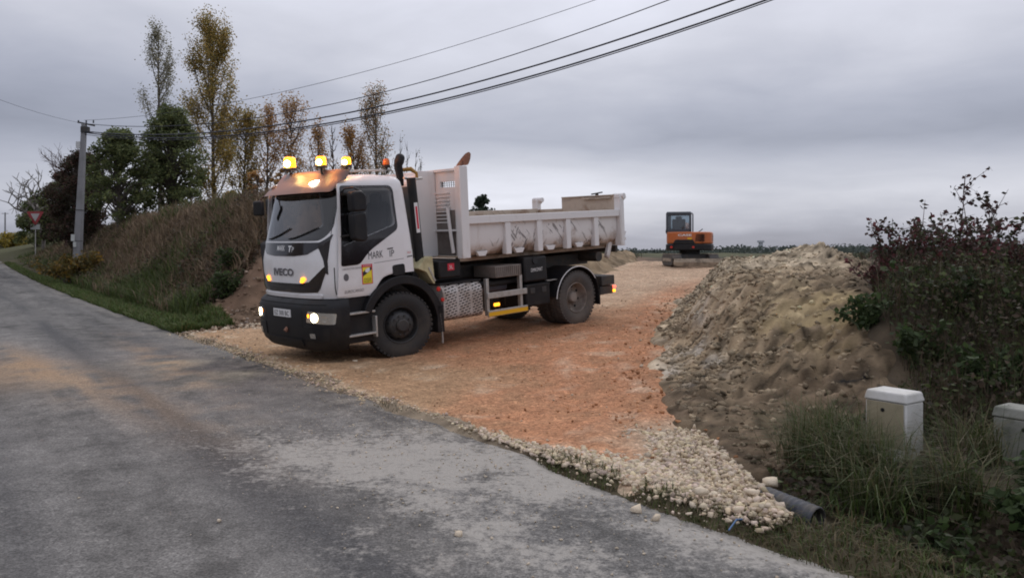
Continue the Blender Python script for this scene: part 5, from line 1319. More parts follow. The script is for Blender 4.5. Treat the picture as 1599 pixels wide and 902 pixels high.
col = col * rng.uniform(0.6, 1.3, (len(X_), 1)); pale = rng.random(len(X_)) < 0.10; col[pale] = np.array([0.52, 0.42, 0.31]) * rng.uniform(0.8, 1.1, (pale.sum(), 1))
sz = (0.010 + 0.016 * rng.random(len(X_)) ** 2) * (1 + 1.3 * edge_ * rng.random(len(X_)))
Z_ = ramp_h(s_) + 0.012 + sz * 0.25
scatter_stones('crushed_stone', np.stack([X_, Y_, Z_], 1), sz, col, stone_mat, 'orange and tan crushed stone lying loose over the ramp')
P_, Sz, Cc = [], [], []
for k in range(1500):
    t_ = rng.normal(5.2, 2.2); s_ = -abs(rng.normal(0, 1.0)) - 0.02
    if t_ < 1.0 or t_ > 12: continue
    x, y = xy(s_, t_); sz = 0.004 + 0.010 * rng.random() ** 3
    P_.append((x, y, 0.006 + sz * 0.3)); Sz.append(sz); Cc.append(cl * rng.uniform(0.6, 1.1))
scatter_stones('road_chips', P_, Sz, Cc, stone_mat, 'tiny pale stone chips strewn on the asphalt in front of the apron')
# clods on the heap
P_, Sz, Cc = [], [], []
for k in range(24000):
    x = rng.uniform(1.7, 8.5); y = 6.2 + 12.5 * rng.random() ** 1.3
    if k > 15000: y = rng.uniform(9, 19); x = float(np.interp(y, RY, RX)) + rng.uniform(0.05, 1.4)
    i = int((y - 5.6) / 0.042); j = int((x - 1.2) / 0.042)
    if i >= len(my_) or j >= len(mx_) or m_m[i, j] < 0.12: continue
    sz = 0.008 + 0.060 * rng.random() ** 3.4
    P_.append((x, y, MZ[i, j] + sz * 0.15)); Sz.append(sz)
    Cc.append(np.clip((mc[i, j] * 0.6 + np.array([0.14, 0.115, 0.08])) * rng.uniform(0.5, 1.5), 0.02, 0.6))
scatter_stones('earth_clods', P_, Sz, Cc, earth_mat, 'clods and small stones strewn over the heap of dug earth')
P_, Sz, Cc = [], [], []
for k in range(3000):
    y = rng.uniform(16.2, 25); dl_ = abs(rng.normal(0.6, 0.8)) ; x = float(np.interp(y, LY, LX)) - (dl_ - 0.15) / 0.72
    sz = 0.012 + 0.07 * rng.random() ** 3.2
    P_.append((x, y, gz(x, y) + sz * 0.15)); Sz.append(sz); Cc.append(np.array([0.25, 0.18, 0.125]) * rng.uniform(0.5, 1.45) + (0.12 if rng.random() < 0.12 else 0))
scatter_stones('cut_face_clods', P_, Sz, Cc, earth_mat, 'reddish clods and stones fallen from the cut end of the left bank')
# berm of soil along the left of the upper ramp
bxs = np.arange(0.2, 7.0, 0.08); bys = np.arange(22, 46, 0.12)
BXg, BYg = np.meshgrid(bxs, bys)
dl_ = dL(BXg, BYg)
mb_in = 0.75 - np.abs(dl_ - 0.55) + 0.35 * fbm(BXg * 1.2, BYg * 1.2, 95, 4); mb_in = np.minimum(mb_in, (BYg - 23.5) * 0.5)
BZ = ground_h(BXg, BYg, rough=False, skin=False) * 0 + ramp_h(st(BXg, BYg)[0]) + 0.50 * sstep(0, 0.8, mb_in) + 0.30 * fbm(BXg * 2.2, BYg * 2.2, 97, 4) * sstep(0, 0.5, mb_in) - 0.3 * sstep(0.1, -0.3, mb_in)
bc = np.ones(BXg.shape + (3,)) * np.array([0.24, 0.18, 0.115]) * (1 + 0.9 * fbm(BXg * 3, BYg * 3, 99, 4))[..., None]
o = link('earth_berm', grid_mesh('earth_berm', BXg, BYg, BZ, np.clip(bc, 0.03, 1), mb_in > -0.3), earth_mat)
tag(o, 'low ridge of brown pushed up soil along the upper ramp behind the truck', 'earth ridge')

# larger loose blocks: things of their own
blocks = [(995, 800, 0.06, 'flat pale block on the asphalt beside the bottom of the stone apron'),
          (1022, 812, 0.05, 'small cream block on the asphalt just below the flat pale block'),
          (1203, 756, 0.06, 'long cream block lying at the outer right tip of the stone apron'),
          (1172, 775, 0.06, 'upright cream block wedged beside the mouth of the drain pipe'),
          (1130, 718, 0.055, 'big rounded cream block high on the right slope of the apron'),
          (1085, 668, 0.045, 'cream block at the upper end of the apron where the orange gravel stops'),
          (343, 815, 0.028, 'lone white pebble on the open grey road to the left'),
          (554, 566, 0.05, 'small grey stone on the gravel in front of the front wheel'),
          (715, 836, 0.035, 'pale chip lying in the middle of the dusty road patch'),
          (1095, 772, 0.06, 'cream stone resting on the grass rim under the apron')]
for px, py, sz, lab in blocks:
    Y = CAMH * F / (py - 390); x = (px - 799.5) / F * Y
    for _ in range(6):
        z0 = track_z(x, Y) + (0.06 if 700 < px and py < 780 else 0.0); Y = (CAMH - z0) * F / (py - 390); x = (px - 799.5) / F * Y
    kv_, kf_ = kits[int(rng.integers(0, len(kits)))]; k = kv_ * np.array([1.2, 0.95, 0.75]) * sz
    me = np_mesh('limestone_block', k, kf_, np.ones((len(k), 3)) * cl * rng.uniform(0.95, 1.15))
    o = link('limestone_block', me, stone_mat); o.location = (x, Y, z0 + sz * 0.4); o.rotation_euler = (0.2, 0.1, rng.uniform(0, 3))
    tag(o, lab, 'stone', 'loose limestone blocks')

# ------------------------------------------------------------------ vegetation
leafm = leaf_mat('leaf', trans=0.32); leafp = leaf_mat('poplar_leaf', trans=0.5)
twig_m = mat('bark', (0.085, 0.070, 0.058), 0.9, noise=(6, 0.7, (0.16, 0.14, 0.12)))
twig_red = mat('red_twigs', (0.085, 0.045, 0.040), 0.85)
pale_bark = mat('pale_bark', (0.20, 0.18, 0.16), 0.9, noise=(5, 0.8, (0.09, 0.08, 0.07)))
def leaves_mesh(name, pts, sizes, cols, rng_, droop=0.0, aspect=0.62):
    """one rhombic leaf per point, folded along its midrib"""
    N = len(pts); pts = np.asarray(pts, float); sizes = np.asarray(sizes, float)[:, None]
    a = rng_.normal(size=(N, 3)); a[:, 2] = a[:, 2] * 0.7 - droop; a /= np.linalg.norm(a, axis=1, keepdims=True)
    b = rng_.normal(size=(N, 3)); b -= a * (a * b).sum(1, keepdims=True); b /= np.linalg.norm(b, axis=1, keepdims=True)
    p0 = pts - a * sizes * 0.5; p2 = pts + a * sizes * 0.5
    m_ = pts - a * sizes * 0.08
    p1 = m_ + b * sizes * aspect * 0.5; p3 = m_ - b * sizes * aspect * 0.5
    V = np.stack([p0, p1, p2, p3], 1).reshape(-1, 3)
    Fq = np.arange(N * 4).reshape(N, 4)
    return np_mesh(name, V, Fq, np.clip(np.repeat(cols, 4, 0), 0.004, 1))
def pick(pal, n, rng_, var=0.25):
    pal = np.asarray(pal, float); k = rng_.integers(0, len(pal), n)
    return pal[k] * rng_.uniform(1 - var, 1 + var, (n, 1))

def poplar(name, label, px, top, base, width, Y, nleaf, pal, seed, bare=0.0, leaf=0.17, group='poplars in the row behind the bank', mtl=None, stems=1):
    rg = np.random.default_rng(seed)
    X = (px - 799.5) / F * Y; zb = gz(X, Y) - 0.2; zt = CAMH - (top - 390) / F * Y
    H = zt - zb; Rm = width / F * Y * 0.5
    root = empty(name, (X, Y, zb)); tag(root, label, 'tree', group)
    tb = MB(); br = []
    for sidx in range(stems):
        ox = (sidx - (stems - 1) / 2) * 0.5
        lean = rg.normal(0, 0.02)
        trunk = [Vector((ox + lean * H * q + 0.12 * math.sin(3 * q + seed), 0.1 * math.sin(4 * q + seed * 2), H * q * (1 - 0.06 * sidx))) for q in np.linspace(0, 0.97, 12)]
        r0 = 0.012 * H / max(1, stems) ** 0.3
        tb.tube(trunk, [r0 * (1 - 0.93 * q) for q in np.linspace(0, 1, 12)], 7)
        nb_ = int(46 / stems)
        for k in range(nb_):
            q = 0.10 + 0.84 * (k + rg.random()) / nb_
            env = Rm * (0.42 + 0.60 * math.sin(math.pi * min(1, (q + 0.05)) ** 0.85)) * (1.0 if q < 0.75 else (1 - (q - 0.75) / 0.27))
            i = min(int(q / 0.97 * 11), 10); f_ = q / 0.97 * 11 - i
            p0 = trunk[i].lerp(trunk[i + 1], min(f_, 1))
            a = rg.uniform(0, 2 * math.pi); out = max(0.15, env * rg.uniform(0.7, 1.15)) / max(1, stems ** 0.6)
            rise = out * rg.uniform(1.7, 3.0)
            pth = [p0]
            for u in (0.35, 0.7, 1.0):
                pth.append(p0 + Vector((math.cos(a) * out * u ** 0.75, math.sin(a) * out * u ** 0.75, rise * u ** 1.15)) + Vector(rg.normal(0, 0.05, 3)))
            tb.tube(pth, [0.042, 0.031, 0.019, 0.008], 5, cap=False)
            br.append(pth)
            for tw_ in range(3):
                u = rg.uniform(0.25, 0.95); j = min(int(u * 3), 2); q0 = pth[j].lerp(pth[j + 1], u * 3 - j)
                d = Vector((math.cos(a + rg.normal(0, 0.9)) * 0.35, math.sin(a + rg.normal(0, 0.9)) * 0.35, 0.75)) * rg.uniform(0.4, 1.0) * max(0.5, Rm)
                tb.tube([q0, q0 + d * 0.5, q0 + d], [0.012, 0.009, 0.004], 4, cap=False); br.append([q0, q0 + d * 0.4, q0 + d * 0.7, q0 + d])
    t_ = tb.build('trunk', mtl or twig_m, root); shade(t_)
    # leaves in uneven clumps along the shoots
    keep = [b_ for b_ in br if rg.random() > bare]
    if keep and nleaf:
        wts = 0.15 + rg.random(len(keep)) ** 1.3; wts /= wts.sum()
        which = rg.choice(len(keep), nleaf, p=wts); uu = rg.random(nleaf) ** 0.8
        arr = np.array([[tuple(p_) for p_ in b_] for b_ in keep])
        seg = np.minimum((uu * 3).astype(int), 2); ff = (uu * 3 - seg)[:, None]
        P = arr[which, seg] * (1 - ff) + arr[which, seg + 1] * ff + rg.normal(0, 0.20, (nleaf, 3)) * np.array([1, 1, 1.4])
        cols = pick(pal, nleaf, rg, 0.3) * (0.75 + 0.5 * rg.random(len(keep)))[which][:, None]
        me = leaves_mesh('crown', P, rg.uniform(0.6, 1.25, nleaf) * leaf, cols, rg)
        link('crown', me, leafp, root)
    return root
YG = [(0.34, 0.265, 0.085), (0.42, 0.30, 0.095), (0.23, 0.21, 0.085), (0.48, 0.33, 0.11)]
GY = [(0.27, 0.26, 0.18), (0.22, 0.21, 0.14), (0.32, 0.29, 0.19)]
OR = [(0.45, 0.25, 0.09), (0.36, 0.21, 0.09), (0.50, 0.31, 0.12)]
poplar('poplar_tree', 'tall thin greyish poplar rising behind the dark green oak, nearly bare at the top', 247, 38, 320, 58, 60, 7500, GY, 1, 0.0, 0.14)
poplar('poplar_tree', 'tallest and fullest poplar with yellow green leaves right beside the dark oak', 333, 33, 325, 80, 52, 22000, YG, 2, 0.0, 0.14)
poplar('poplar_tree', 'short yellow poplar just to the right of the tallest one', 379, 176, 325, 46, 54, 7600, YG, 3, 0.0, 0.15)
poplar('poplar_tree', 'slim sparse poplar with brownish leaves left above the truck cab', 421, 160, 325, 38, 56, 4200, OR, 4, 0.05, 0.14)
poplar('poplar_tree', 'wider orange tinged poplar directly above the brightest beacon', 455, 152, 325, 50, 56, 5600, OR, 5, 0.0, 0.14)
poplar('poplar_tree', 'narrow small orange poplar between the beacons, shorter than its neighbours', 490, 190, 325, 32, 55, 3800, OR, 6, 0.0, 0.14)
poplar('poplar_tree', 'thin leafless young poplar above the third beacon', 520, 192, 325, 20, 57, 60, OR, 7, 0.6, 0.14)
poplar('poplar_tree', 'bushy brown leaved poplar leaning to the left of the taller one over the cab roof', 560, 198, 320, 46, 56, 6200, OR, 8, 0.0, 0.14)
poplar('poplar_tree', 'taller sparse poplar with bare upper twigs above the cab roof', 592, 138, 320, 56, 57, 6000, [*OR, *GY], 9, 0.0, 0.14)
poplar('bare_tree', 'leafless many stemmed tree behind the exhaust stack of the truck', 645, 203, 330, 34, 58, 130, GY, 10, 0.5, 0.14, group=None, stems=4)

def oak(name, label, px, top, base, width, Y, ncl, per, pal, seed, leaf=0.16, trunk_m=None, group=None, low=0.0, depth=0.8):
    """broad tree: limbs carry leaf clumps spread through the crown"""
    rg = np.random.default_rng(seed)
    X = (px - 799.5) / F * Y; zb = gz(X, Y) - 0.2; H = CAMH - (top - 390) / F * Y - zb; Rm = width / F * Y * 0.5
    root = empty(name, (X, Y, zb)); tag(root, label, 'tree', group)
    tb = MB(); r0 = 0.035 * H
    trunk = [Vector((0.05 * H * math.sin(2.2 * q + seed) * q, 0.04 * H * math.sin(3 * q) * q, H * 0.82 * q)) for q in np.linspace(0, 1, 8)]
    tb.tube(trunk, [r0 * (1 - 0.85 * q) for q in np.linspace(0, 1, 8)], 9)
    P, C, S = [], [], []
    for k in range(ncl):
        q = low + (1 - low) * (0.16 + 0.84 * rg.random() ** 0.8)
        env = Rm * (math.sin(math.pi * min(0.98, 0.16 + 0.80 * q)) ** 0.75) * rg.uniform(0.35, 1.05)
        a = rg.uniform(0, 2 * math.pi)
        c_ = Vector((math.cos(a) * env, math.sin(a) * env * depth, H * q * 0.97 - 0.04 * H * rg.random()))
        h0 = max(0.05, min(0.95, (c_.z / (H * 0.82)) - 0.22 * rg.random() - 0.08)); i = min(int(h0 * 7), 6)
        p0 = trunk[i].lerp(trunk[i + 1], h0 * 7 - i)
        mid_ = p0.lerp(c_, 0.55) + Vector((0, 0, 0.04 * H)) + Vector(rg.normal(0, 0.03 * H, 3))
        tb.tube([p0, mid_, c_], [r0 * 0.26, r0 * 0.15, r0 * 0.04], 5, cap=False)
        n_ = int(per * rg.uniform(0.5, 1.4)); rc_ = Rm * rg.uniform(0.16, 0.30)
        d = rg.normal(size=(n_, 3)); d /= np.linalg.norm(d, axis=1, keepdims=True); d *= rc_ * rg.random((n_, 1)) ** 0.45; d[:, 2] *= 0.75
        P.append(d + np.array(c_)); C.append(pick(pal, n_, rg, 0.35) * rg.uniform(0.7, 1.3)); S.append(rg.uniform(0.6, 1.3, n_) * leaf)
        for tw_ in range(3):
            e_ = c_ + Vector(rg.normal(0, 1, 3)).normalized() * rc_ * 0.9
            tb.tube([mid_.lerp(c_, 0.6), e_], [r0 * 0.05, r0 * 0.02], 4, cap=False)
    t_ = tb.build('trunk', trunk_m or twig_m, root); shade(t_)
    if per > 0: link('crown', leaves_mesh('crown', np.concatenate(P), np.concatenate(S), np.concatenate(C), rg), leafp, root)
    return root
DG = [(0.150, 0.178, 0.076), (0.118, 0.148, 0.068), (0.190, 0.205, 0.080)]
DR = [(0.10, 0.055, 0.045), (0.080, 0.058, 0.040), (0.055, 0.055, 0.032)]
oak('oak_tree', 'dense dark green oak in front of the two tallest poplars', 268, 160, 335, 112, 46, 170, 95, DG, 21, 0.17)
oak('oak_tree', 'lower dark green tree between the utility pole and the taller oak', 188, 198, 350, 112, 44, 150, 90, DG, 22, 0.17)
oak('oak_tree', 'dull reddish leaved bush tree right behind the utility pole', 122, 232, 365, 104, 48, 130, 120, DR, 23, 0.16)
def bare(name, label, px, top, base, width, Y, seed, mtl, fork=0.3, levels=5, spread=0.55, lean=0.0):
    rg = np.random.default_rng(seed)
    X = (px - 799.5) / F * Y; zb = gz(X, Y) - 0.2; H = CAMH - (top - 390) / F * Y - zb; Rm = width / F * Y * 0.5
    root = empty(name, (X, Y, zb)); tag(root, label, 'tree')
    tk, tw = MB(), MB(); r0 = 0.022 * H
    def grow(p, d, L, r, lv):
        pts = [p]; q = p
        for k in range(3):
            d = (d + Vector(rg.normal(0, 0.16, 3)) + Vector((0, 0, 0.05))).normalized(); q = q + d * L / 3; pts.append(q)
        (tk if lv == levels else tw).tube(pts, [r, r * 0.88, r * 0.76, r * 0.62], 6 if lv > 2 else 4, cap=False)
        if lv == 0: return
        for k in range(3 if lv < levels else 5):
            a = rg.uniform(0, 2 * math.pi); s_ = spread * rg.uniform(0.6, 1.5)
            o_ = d.orthogonal().normalized(); o_ = Quaternion(d, a) @ o_
            j = pts[3] if k == 0 else pts[2].lerp(pts[3], rg.random()) if lv < levels else pts[1].lerp(pts[3], 0.3 + 0.7 * rg.random())
            dd = (d + o_ * s_).normalized(); dd.x *= 1.15 * min(2.0, max(0.7, 2.2 * Rm / H)); grow(j, dd.normalized(), L * rg.uniform(0.58, 0.82) if lv < levels else H * 0.26, r * 0.60, lv - 1)
    grow(Vector((0, 0, 0)), Vector((lean, 0, 1)), H * fork, r0, levels)
    t_ = tk.build('trunk', mtl, root); shade(t_)
    link('crown', tw.build('c', mtl).data, None, root); bpy.data.objects.remove(bpy.data.objects['c'])
bare('bare_tree', 'big leafless twiggy tree spreading left behind the utility pole', 100, 200, 360, 110, 56, 24, twig_red, 0.26, 6, 0.62)
bare('pollard_tree', 'leaning pale trunk with bare branches above the give way sign', 68, 255, 375, 90, 66, 25, pale_bark, 0.52, 4, 1.2, -0.06)
oak('evergreen_bush', 'round dark green bush tree beside the give way sign at the road bend', 58, 308, 378, 66, 72, 90, 130, DG, 26, 0.2)
oak('evergreen_bush', 'dark thicket tree filling the gap between the bend and the utility pole', 96, 278, 375, 100, 64, 90, 130, [*DG, *DR], 27, 0.2)
for px, top, wd, sd_, pal, lab in ((398, 262, 44, 31, OR, 'orange brown leafy sapling on the bank just left of the truck mirror'), (360, 290, 40, 32, YG, 'low yellow green bush on the bank crest under the tallest poplar'),
                                   (440, 250, 46, 33, OR, 'russet sapling behind the sun visor of the truck'), (545, 226, 30, 34, OR, 'small brown sapling between the leafless poplar and the bushy brown one'),
                                   (300, 292, 60, 35, DG, 'dark green bramble thicket at the foot of the tallest poplar')):
    oak('sapling_tree', lab, px, top, 340, wd, 44 if px < 500 else 52, 34, 60, pal, sd_, 0.13)
oak('field_tree', 'mid green round tree seen over the truck bed right beside the shovel post', 752, 304, 385, 50, 95, 60, 90, [(0.045, 0.065, 0.042), (0.055, 0.075, 0.05)], 41, 0.34)
oak('field_tree', 'small grey green tree low behind the front of the truck bed', 716, 322, 385, 30, 100, 40, 70, [(0.05, 0.066, 0.045)], 42, 0.34)

# ---- shrubs near the camera on the right
def shrub(name, label, X, Y, H, Rm, nst, per, pal, seed, leaf, stem_m, leafy_from=0.3, arch=0.35, z0=None, cat='shrub', group=None, droop=0.25):
    rg = np.random.default_rng(seed)
    zb = (gz(X, Y) if z0 is None else z0) - 0.05
    root = empty(name, (X, Y, zb)); tag(root, label, cat, group)
    tb = MB(); P = []
    for k in range(nst):
        a = rg.uniform(0, 2 * math.pi); h_ = H * rg.uniform(0.45, 1.0); o_ = Rm * rg.uniform(0.1, 1.0)
        p0 = Vector((rg.normal(0, Rm * 0.18), rg.normal(0, Rm * 0.18), 0))
        e_ = Vector((math.cos(a) * o_, math.sin(a) * o_, 0))
        pth = [p0 + e_ * u ** (1 + arch) + Vector((0, 0, h_ * (u - arch * 0.35 * u ** 3))) + Vector(rg.normal(0, 0.012, 3)) for u in np.linspace(0, 1, 6)]
        tb.tube(pth, [0.012 * (1 - 0.8 * u) for u in np.linspace(0, 1, 6)], 5, cap=False)
        shoots = [pth]
        for j in range(5):
            u = rg.uniform(0.3, 0.95); i = min(int(u * 5), 4); q0 = pth[i].lerp(pth[i + 1], u * 5 - i)
            d = Vector((rg.normal(0, 1), rg.normal(0, 1), rg.uniform(0.2, 1.2))).normalized() * H * rg.uniform(0.10, 0.24)
            sh_ = [q0, q0 + d * 0.5, q0 + d]; tb.tube(sh_, [0.006, 0.004, 0.002], 4, cap=False); shoots.append(sh_)
        for j in range(per):
            s_ = shoots[int(rg.integers(0, len(shoots)))]; u = leafy_from + (1 - leafy_from) * rg.random()
            if s_ is not pth: u = rg.random()
            u *= len(s_) - 1; i = min(int(u), len(s_) - 2)
            P.append(np.array(s_[i].lerp(s_[i + 1], u - i)) + rg.normal(0, leaf * 0.45, 3))
    t_ = tb.build('stems', stem_m, root); shade(t_)
    P = np.array(P); n_ = len(P)
    link('leaves', leaves_mesh('leaves', P, rg.uniform(0.6, 1.3, n_) * leaf, pick(pal, n_, rg, 0.4), rg, droop), leafm, root)
    return root
RD = [(0.115, 0.042, 0.044), (0.085, 0.046, 0.040), (0.065, 0.055, 0.034), (0.14, 0.048, 0.052)]
DK = [(0.058, 0.066, 0.036), (0.070, 0.080, 0.040), (0.085, 0.060, 0.044), (0.045, 0.046, 0.030)]
GRN = [(0.050, 0.080, 0.026), (0.038, 0.060, 0.022), (0.065, 0.095, 0.035)]
shrub('dogwood_shrub', 'tallest dogwood with long sparse shoots against the sky on the right bank', 6.15, 10.9, 1.95, 0.6, 9, 40, [(0.050, 0.042, 0.030), (0.07, 0.035, 0.032)], 51, 0.085, twig_red, 0.5, 0.15)
shrub('dogwood_shrub', 'leftmost dogwood beside the earth heap with drooping brownish leaves', 5.35, 11.2, 1.25, 0.9, 16, 62, [*RD, *DK], 52, 0.07, twig_red, 0.35)
shrub('dogwood_shrub', 'dense dark dogwood in the middle of the hedge below the tall shoots', 5.95, 10.5, 1.10, 0.9, 26, 80, [*DK, *RD], 53, 0.07, twig_red, 0.2)
shrub('dogwood_shrub', 'red leaved dogwood at the right edge of the hedge', 6.75, 10.2, 0.62, 0.8, 24, 80, RD, 54, 0.07, twig_red, 0.2)
shrub('dogwood_shrub', 'dark purple dogwood low in front of the tall shoots', 5.75, 9.6, 0.80, 0.85, 24, 80, [*RD, *DK], 55, 0.065, twig_red, 0.15)
shrub('dogwood_shrub', 'broad dark dogwood cut by the right side of the picture', 6.25, 9.3, 0.68, 0.9, 26, 80, [*DK, *RD], 56, 0.065, twig_red, 0.1)
shrub('dogwood_shrub', 'small reddish dogwood hugging the top of the dark cut bank', 5.0, 10.6, 0.62, 0.6, 18, 60, RD, 57, 0.06, twig_red, 0.2)
# leafy weeds on the right slope
WSPOT = [(4.15, 8.1, 0.55, 'leafy green weed at the border of the bare earth above the white cabinet'), (4.75, 8.5, 0.6, 'tall green weed clump half way up the dark right slope'),
         (4.5, 7.4, 0.45, 'bright green nettle patch between the two cabinets'), (5.2, 8.0, 0.55, 'dark leafy weed above the grey green cabinet'), (3.95, 8.9, 0.45, 'low weed growing on the edge of the heap'),
         (4.75, 9.3, 0.5, 'green weed just below the dogwood hedge'),
         (3.25, 4.85, 0.32, 'broad leaved weed in the lower right corner of the ditch'), (2.85, 5.45, 0.26, 'low leafy weed in the ditch below the white cabinet'),
         (3.75, 5.55, 0.38, 'bright leafy weed just below the grey green cabinet'), (2.45, 4.75, 0.20, 'small leafy weed on the verge rim beyond the drain pipe')]
for i, (x, y, h_, lab) in enumerate(WSPOT):
    shrub('weed_clump', lab, x, y, h_, 0.35, 16, 34, GRN if i % 2 == 0 else [*GRN, *DK], 70 + i, 0.075, mat('green_stem', (0.05, 0.07, 0.03), 0.8) if i == 0 else bpy.data.materials['green_stem'], 0.1, 0.4, cat='weed', group='weeds on the right bank')

# bushes along the left verge
def at_st(s_, t_): return xy(s_, t_)
x, y = (W(122, 425, 37.0)[0], 37.0)
shrub('broom_bush', 'orange yellow bush at the foot of the utility pole', x, y, 1.5, 1.6, 60, 60, [(0.22, 0.135, 0.030), (0.16, 0.115, 0.030), (0.10, 0.085, 0.028)], 81, 0.16, twig_m, 0.1, cat='bush')
x, y = (W(20, 385, 80.0)[0], 80.0)
shrub('broom_bush', 'small bright yellow bush at the bend of the road', x, y, 2.0, 2.2, 40, 50, [(0.30, 0.22, 0.03), (0.22, 0.18, 0.04)], 82, 0.28, twig_m, 0.1, cat='bush')
x, y = (W(352, 470, 20.3)[0], 20.3)
shrub('weed_clump', 'bright green weed clump at the near end of the left bank', x, y, 0.85, 0.55, 26, 50, GRN, 83, 0.10, twig_m, 0.1, cat='weed', group=None)
x, y = (W(362, 420, 21.8)[0], 21.8)
shrub('weed_clump', 'second green weed higher on the near end of the left bank', x, y, 0.8, 0.5, 20, 44, GRN, 84, 0.10, twig_m, 0.1, cat='weed', group=None)

# ---- grasses: every blade three faces, bent over
BOOST = {'dry_bank_grass': 2.0, 'ditch_grass': 0.8, 'grass_tufts': 0.8, 'verge_grass': 1.15}
def blades(name, label, X, Y, Z, L, wd, cols, rg, lean=0.5, kind='stuff'):
    N = len(X); a = rg.uniform(0, 2 * np.pi, N); le = np.abs(rg.normal(lean, lean * 0.5, N))
    dx_, dy_ = np.cos(a), np.sin(a); px_, py_ = -dy_, dx_
    b = np.stack([X, Y, Z], 1); side = np.stack([px_, py_, 0 * px_], 1) * (wd[:, None] * 0.5)
    out = np.stack([dx_, dy_, 0 * dx_], 1)
    up = np.array([0, 0, 1.0])
    m1 = b + out * (L * le * 0.25)[:, None] + up * (L * 0.55)[:, None]
    tip = b + out * (L * le)[:, None] + up * (L * (1 - 0.25 * le))[:, None]
    V = np.stack([b - side, b + side, m1 + side * 0.8, m1 - side * 0.8, tip], 1).reshape(-1, 3)
    i0 = (np.arange(N) * 5)[:, None]
    Fq = np.concatenate([i0 + np.array([[0, 1, 2]]), i0 + np.array([[0, 2, 3]]), i0 + np.array([[3, 2, 4]])], 0)
    me = np_mesh(name, V, Fq, np.clip(np.repeat(cols * BOOST.get(name, 1.0), 5, 0), 0.004, 1))
    o_ = link(name, me, leafm); tag(o_, label, kind=kind); return o_
rg = np.random.default_rng(99)
# dry stalks over the left bank
N = 90000
s_ = rg.uniform(0.9, 8.5, N); t_ = 16.5 + 58 * rg.random(N) ** 1.7
X_, Y_ = xy(s_, t_)
ok = (dL(X_, Y_) > 1.75 + 0.9 * vnoise(X_ * 1.1, Y_ * 1.1, 5)); X_, Y_, s_, t_ = X_[ok], Y_[ok], s_[ok], t_[ok]
pt = fbm(X_ * 0.5, Y_ * 0.5, 7, 3)
pal1 = pick([(0.115, 0.082, 0.054), (0.085, 0.061, 0.040), (0.15, 0.112, 0.072), (0.070, 0.052, 0.034)], len(X_), rg, 0.3)
pal2 = pick([(0.040, 0.056, 0.018), (0.055, 0.070, 0.022), (0.035, 0.046, 0.016)], len(X_), rg, 0.3)
green = (rg.random(len(X_)) < np.clip(0.03 + pt * 1.1 + 0.80 * sstep(3.0, 1.2, s_), 0, 1))[:, None]
cols = np.where(green, pal2, pal1)
L_ = rg.uniform(0.28, 0.80, len(X_)) * (0.75 + 0.5 * (pt + 0.5))
blades('dry_bank_grass', 'dry brown grass, bracken and bramble stalks covering the left bank', X_, Y_, ground_h(X_, Y_, skin=False), L_, rg.uniform(0.010, 0.028, len(X_)) * (1 + t_ / 45), cols, rg, 0.6)
# low leaf litter and brambles on the bank
N = 80000
s_ = rg.uniform(1.0, 8.5, N); t_ = 16.8 + 50 * rg.random(N) ** 1.6; X_, Y_ = xy(s_, t_)
ok = (dL(X_, Y_) > 1.6) & (fbm(X_ * 0.6, Y_ * 0.6, 13, 3) > -0.12); X_, Y_, s_ = X_[ok], Y_[ok], s_[ok]
zz = ground_h(X_, Y_, skin=False) + rg.random(len(X_)) ** 1.2 * (0.25 + 1.1 * np.clip(fbm(X_ * 0.8, Y_ * 0.8, 15, 3) + 0.15, 0, 1))
cc = pick([(0.055, 0.060, 0.030), (0.085, 0.064, 0.042), (0.120, 0.082, 0.056), (0.100, 0.070, 0.050)], len(X_), rg, 0.35)
o = link('bank_brambles', leaves_mesh('bank_brambles', np.stack([X_, Y_, zz], 1), rg.uniform(0.06, 0.15, len(X_)), cc, rg), leafm)
tag(o, 'low tangled brambles and dead leaves over the left bank', kind='stuff')
# green verge on the left of the mouth
N = 52000
s_ = -0.05 + 1.5 * rg.random(N) ** 1.3; t_ = 17.0 + 55 * rg.random(N) ** 1.8; X_, Y_ = xy(s_, t_)
ok = (dL(X_, Y_) > 0.15 + 0.3 * vnoise(X_ * 2, Y_ * 2, 3)) | (t_ > 19); X_, Y_, t_ = X_[ok], Y_[ok], t_[ok]
blades('verge_grass', 'short green grass of the left verge', X_, Y_, ground_h(X_, Y_, skin=False), rg.uniform(0.08, 0.26, len(X_)), rg.uniform(0.008, 0.018, len(X_)) * (1 + t_ / 35), pick([(0.075, 0.120, 0.030), (0.095, 0.125, 0.040), (0.115, 0.115, 0.045), (0.055, 0.085, 0.022)], len(X_), rg, 0.3), rg, 0.6)
# right: rough grass of the verge and ditch
N = 19000
s_ = rg.uniform(0.02, 3.6, N); t_ = rg.uniform(-3.2, 5.4, N); X_, Y_ = xy(s_, t_)
bnd = np.interp(Y_, BY_, BX_)
ok = (Y_ > 3.3) & (X_ > 0.9) & ((X_ > bnd - 0.1) | (Y_ < 5.9)) & (t_ < 3.15 + 1.2 * (X_ > 2.2) + 2.0 * ((s_ < 0.28) & (rng.random(N) < 0.5))) | ((X_ > bnd) & (Y_ > 6))
ray = X_ / Y_; front_box = ((ray > 0.435) & (ray < 0.525) & (Y_ > 5.6) & (Y_ < 7.0)) | ((ray > 0.585) & (Y_ > 4.8) & (Y_ < 6.5)) | (np.hypot(X_ - 1.93, Y_ - 5.05) < 0.16)
ok &= ~(front_box & (rg.random(N) < 0.975))
X_, Y_, s_, t_ = X_[ok], Y_[ok], s_[ok], t_[ok]
dry = (rg.random(len(X_)) < np.clip(0.30 + 0.9 * fbm(X_ * 1.3, Y_ * 1.3, 17, 3) + 0.35 * (s_ < 0.6), 0, 1))[:, None]
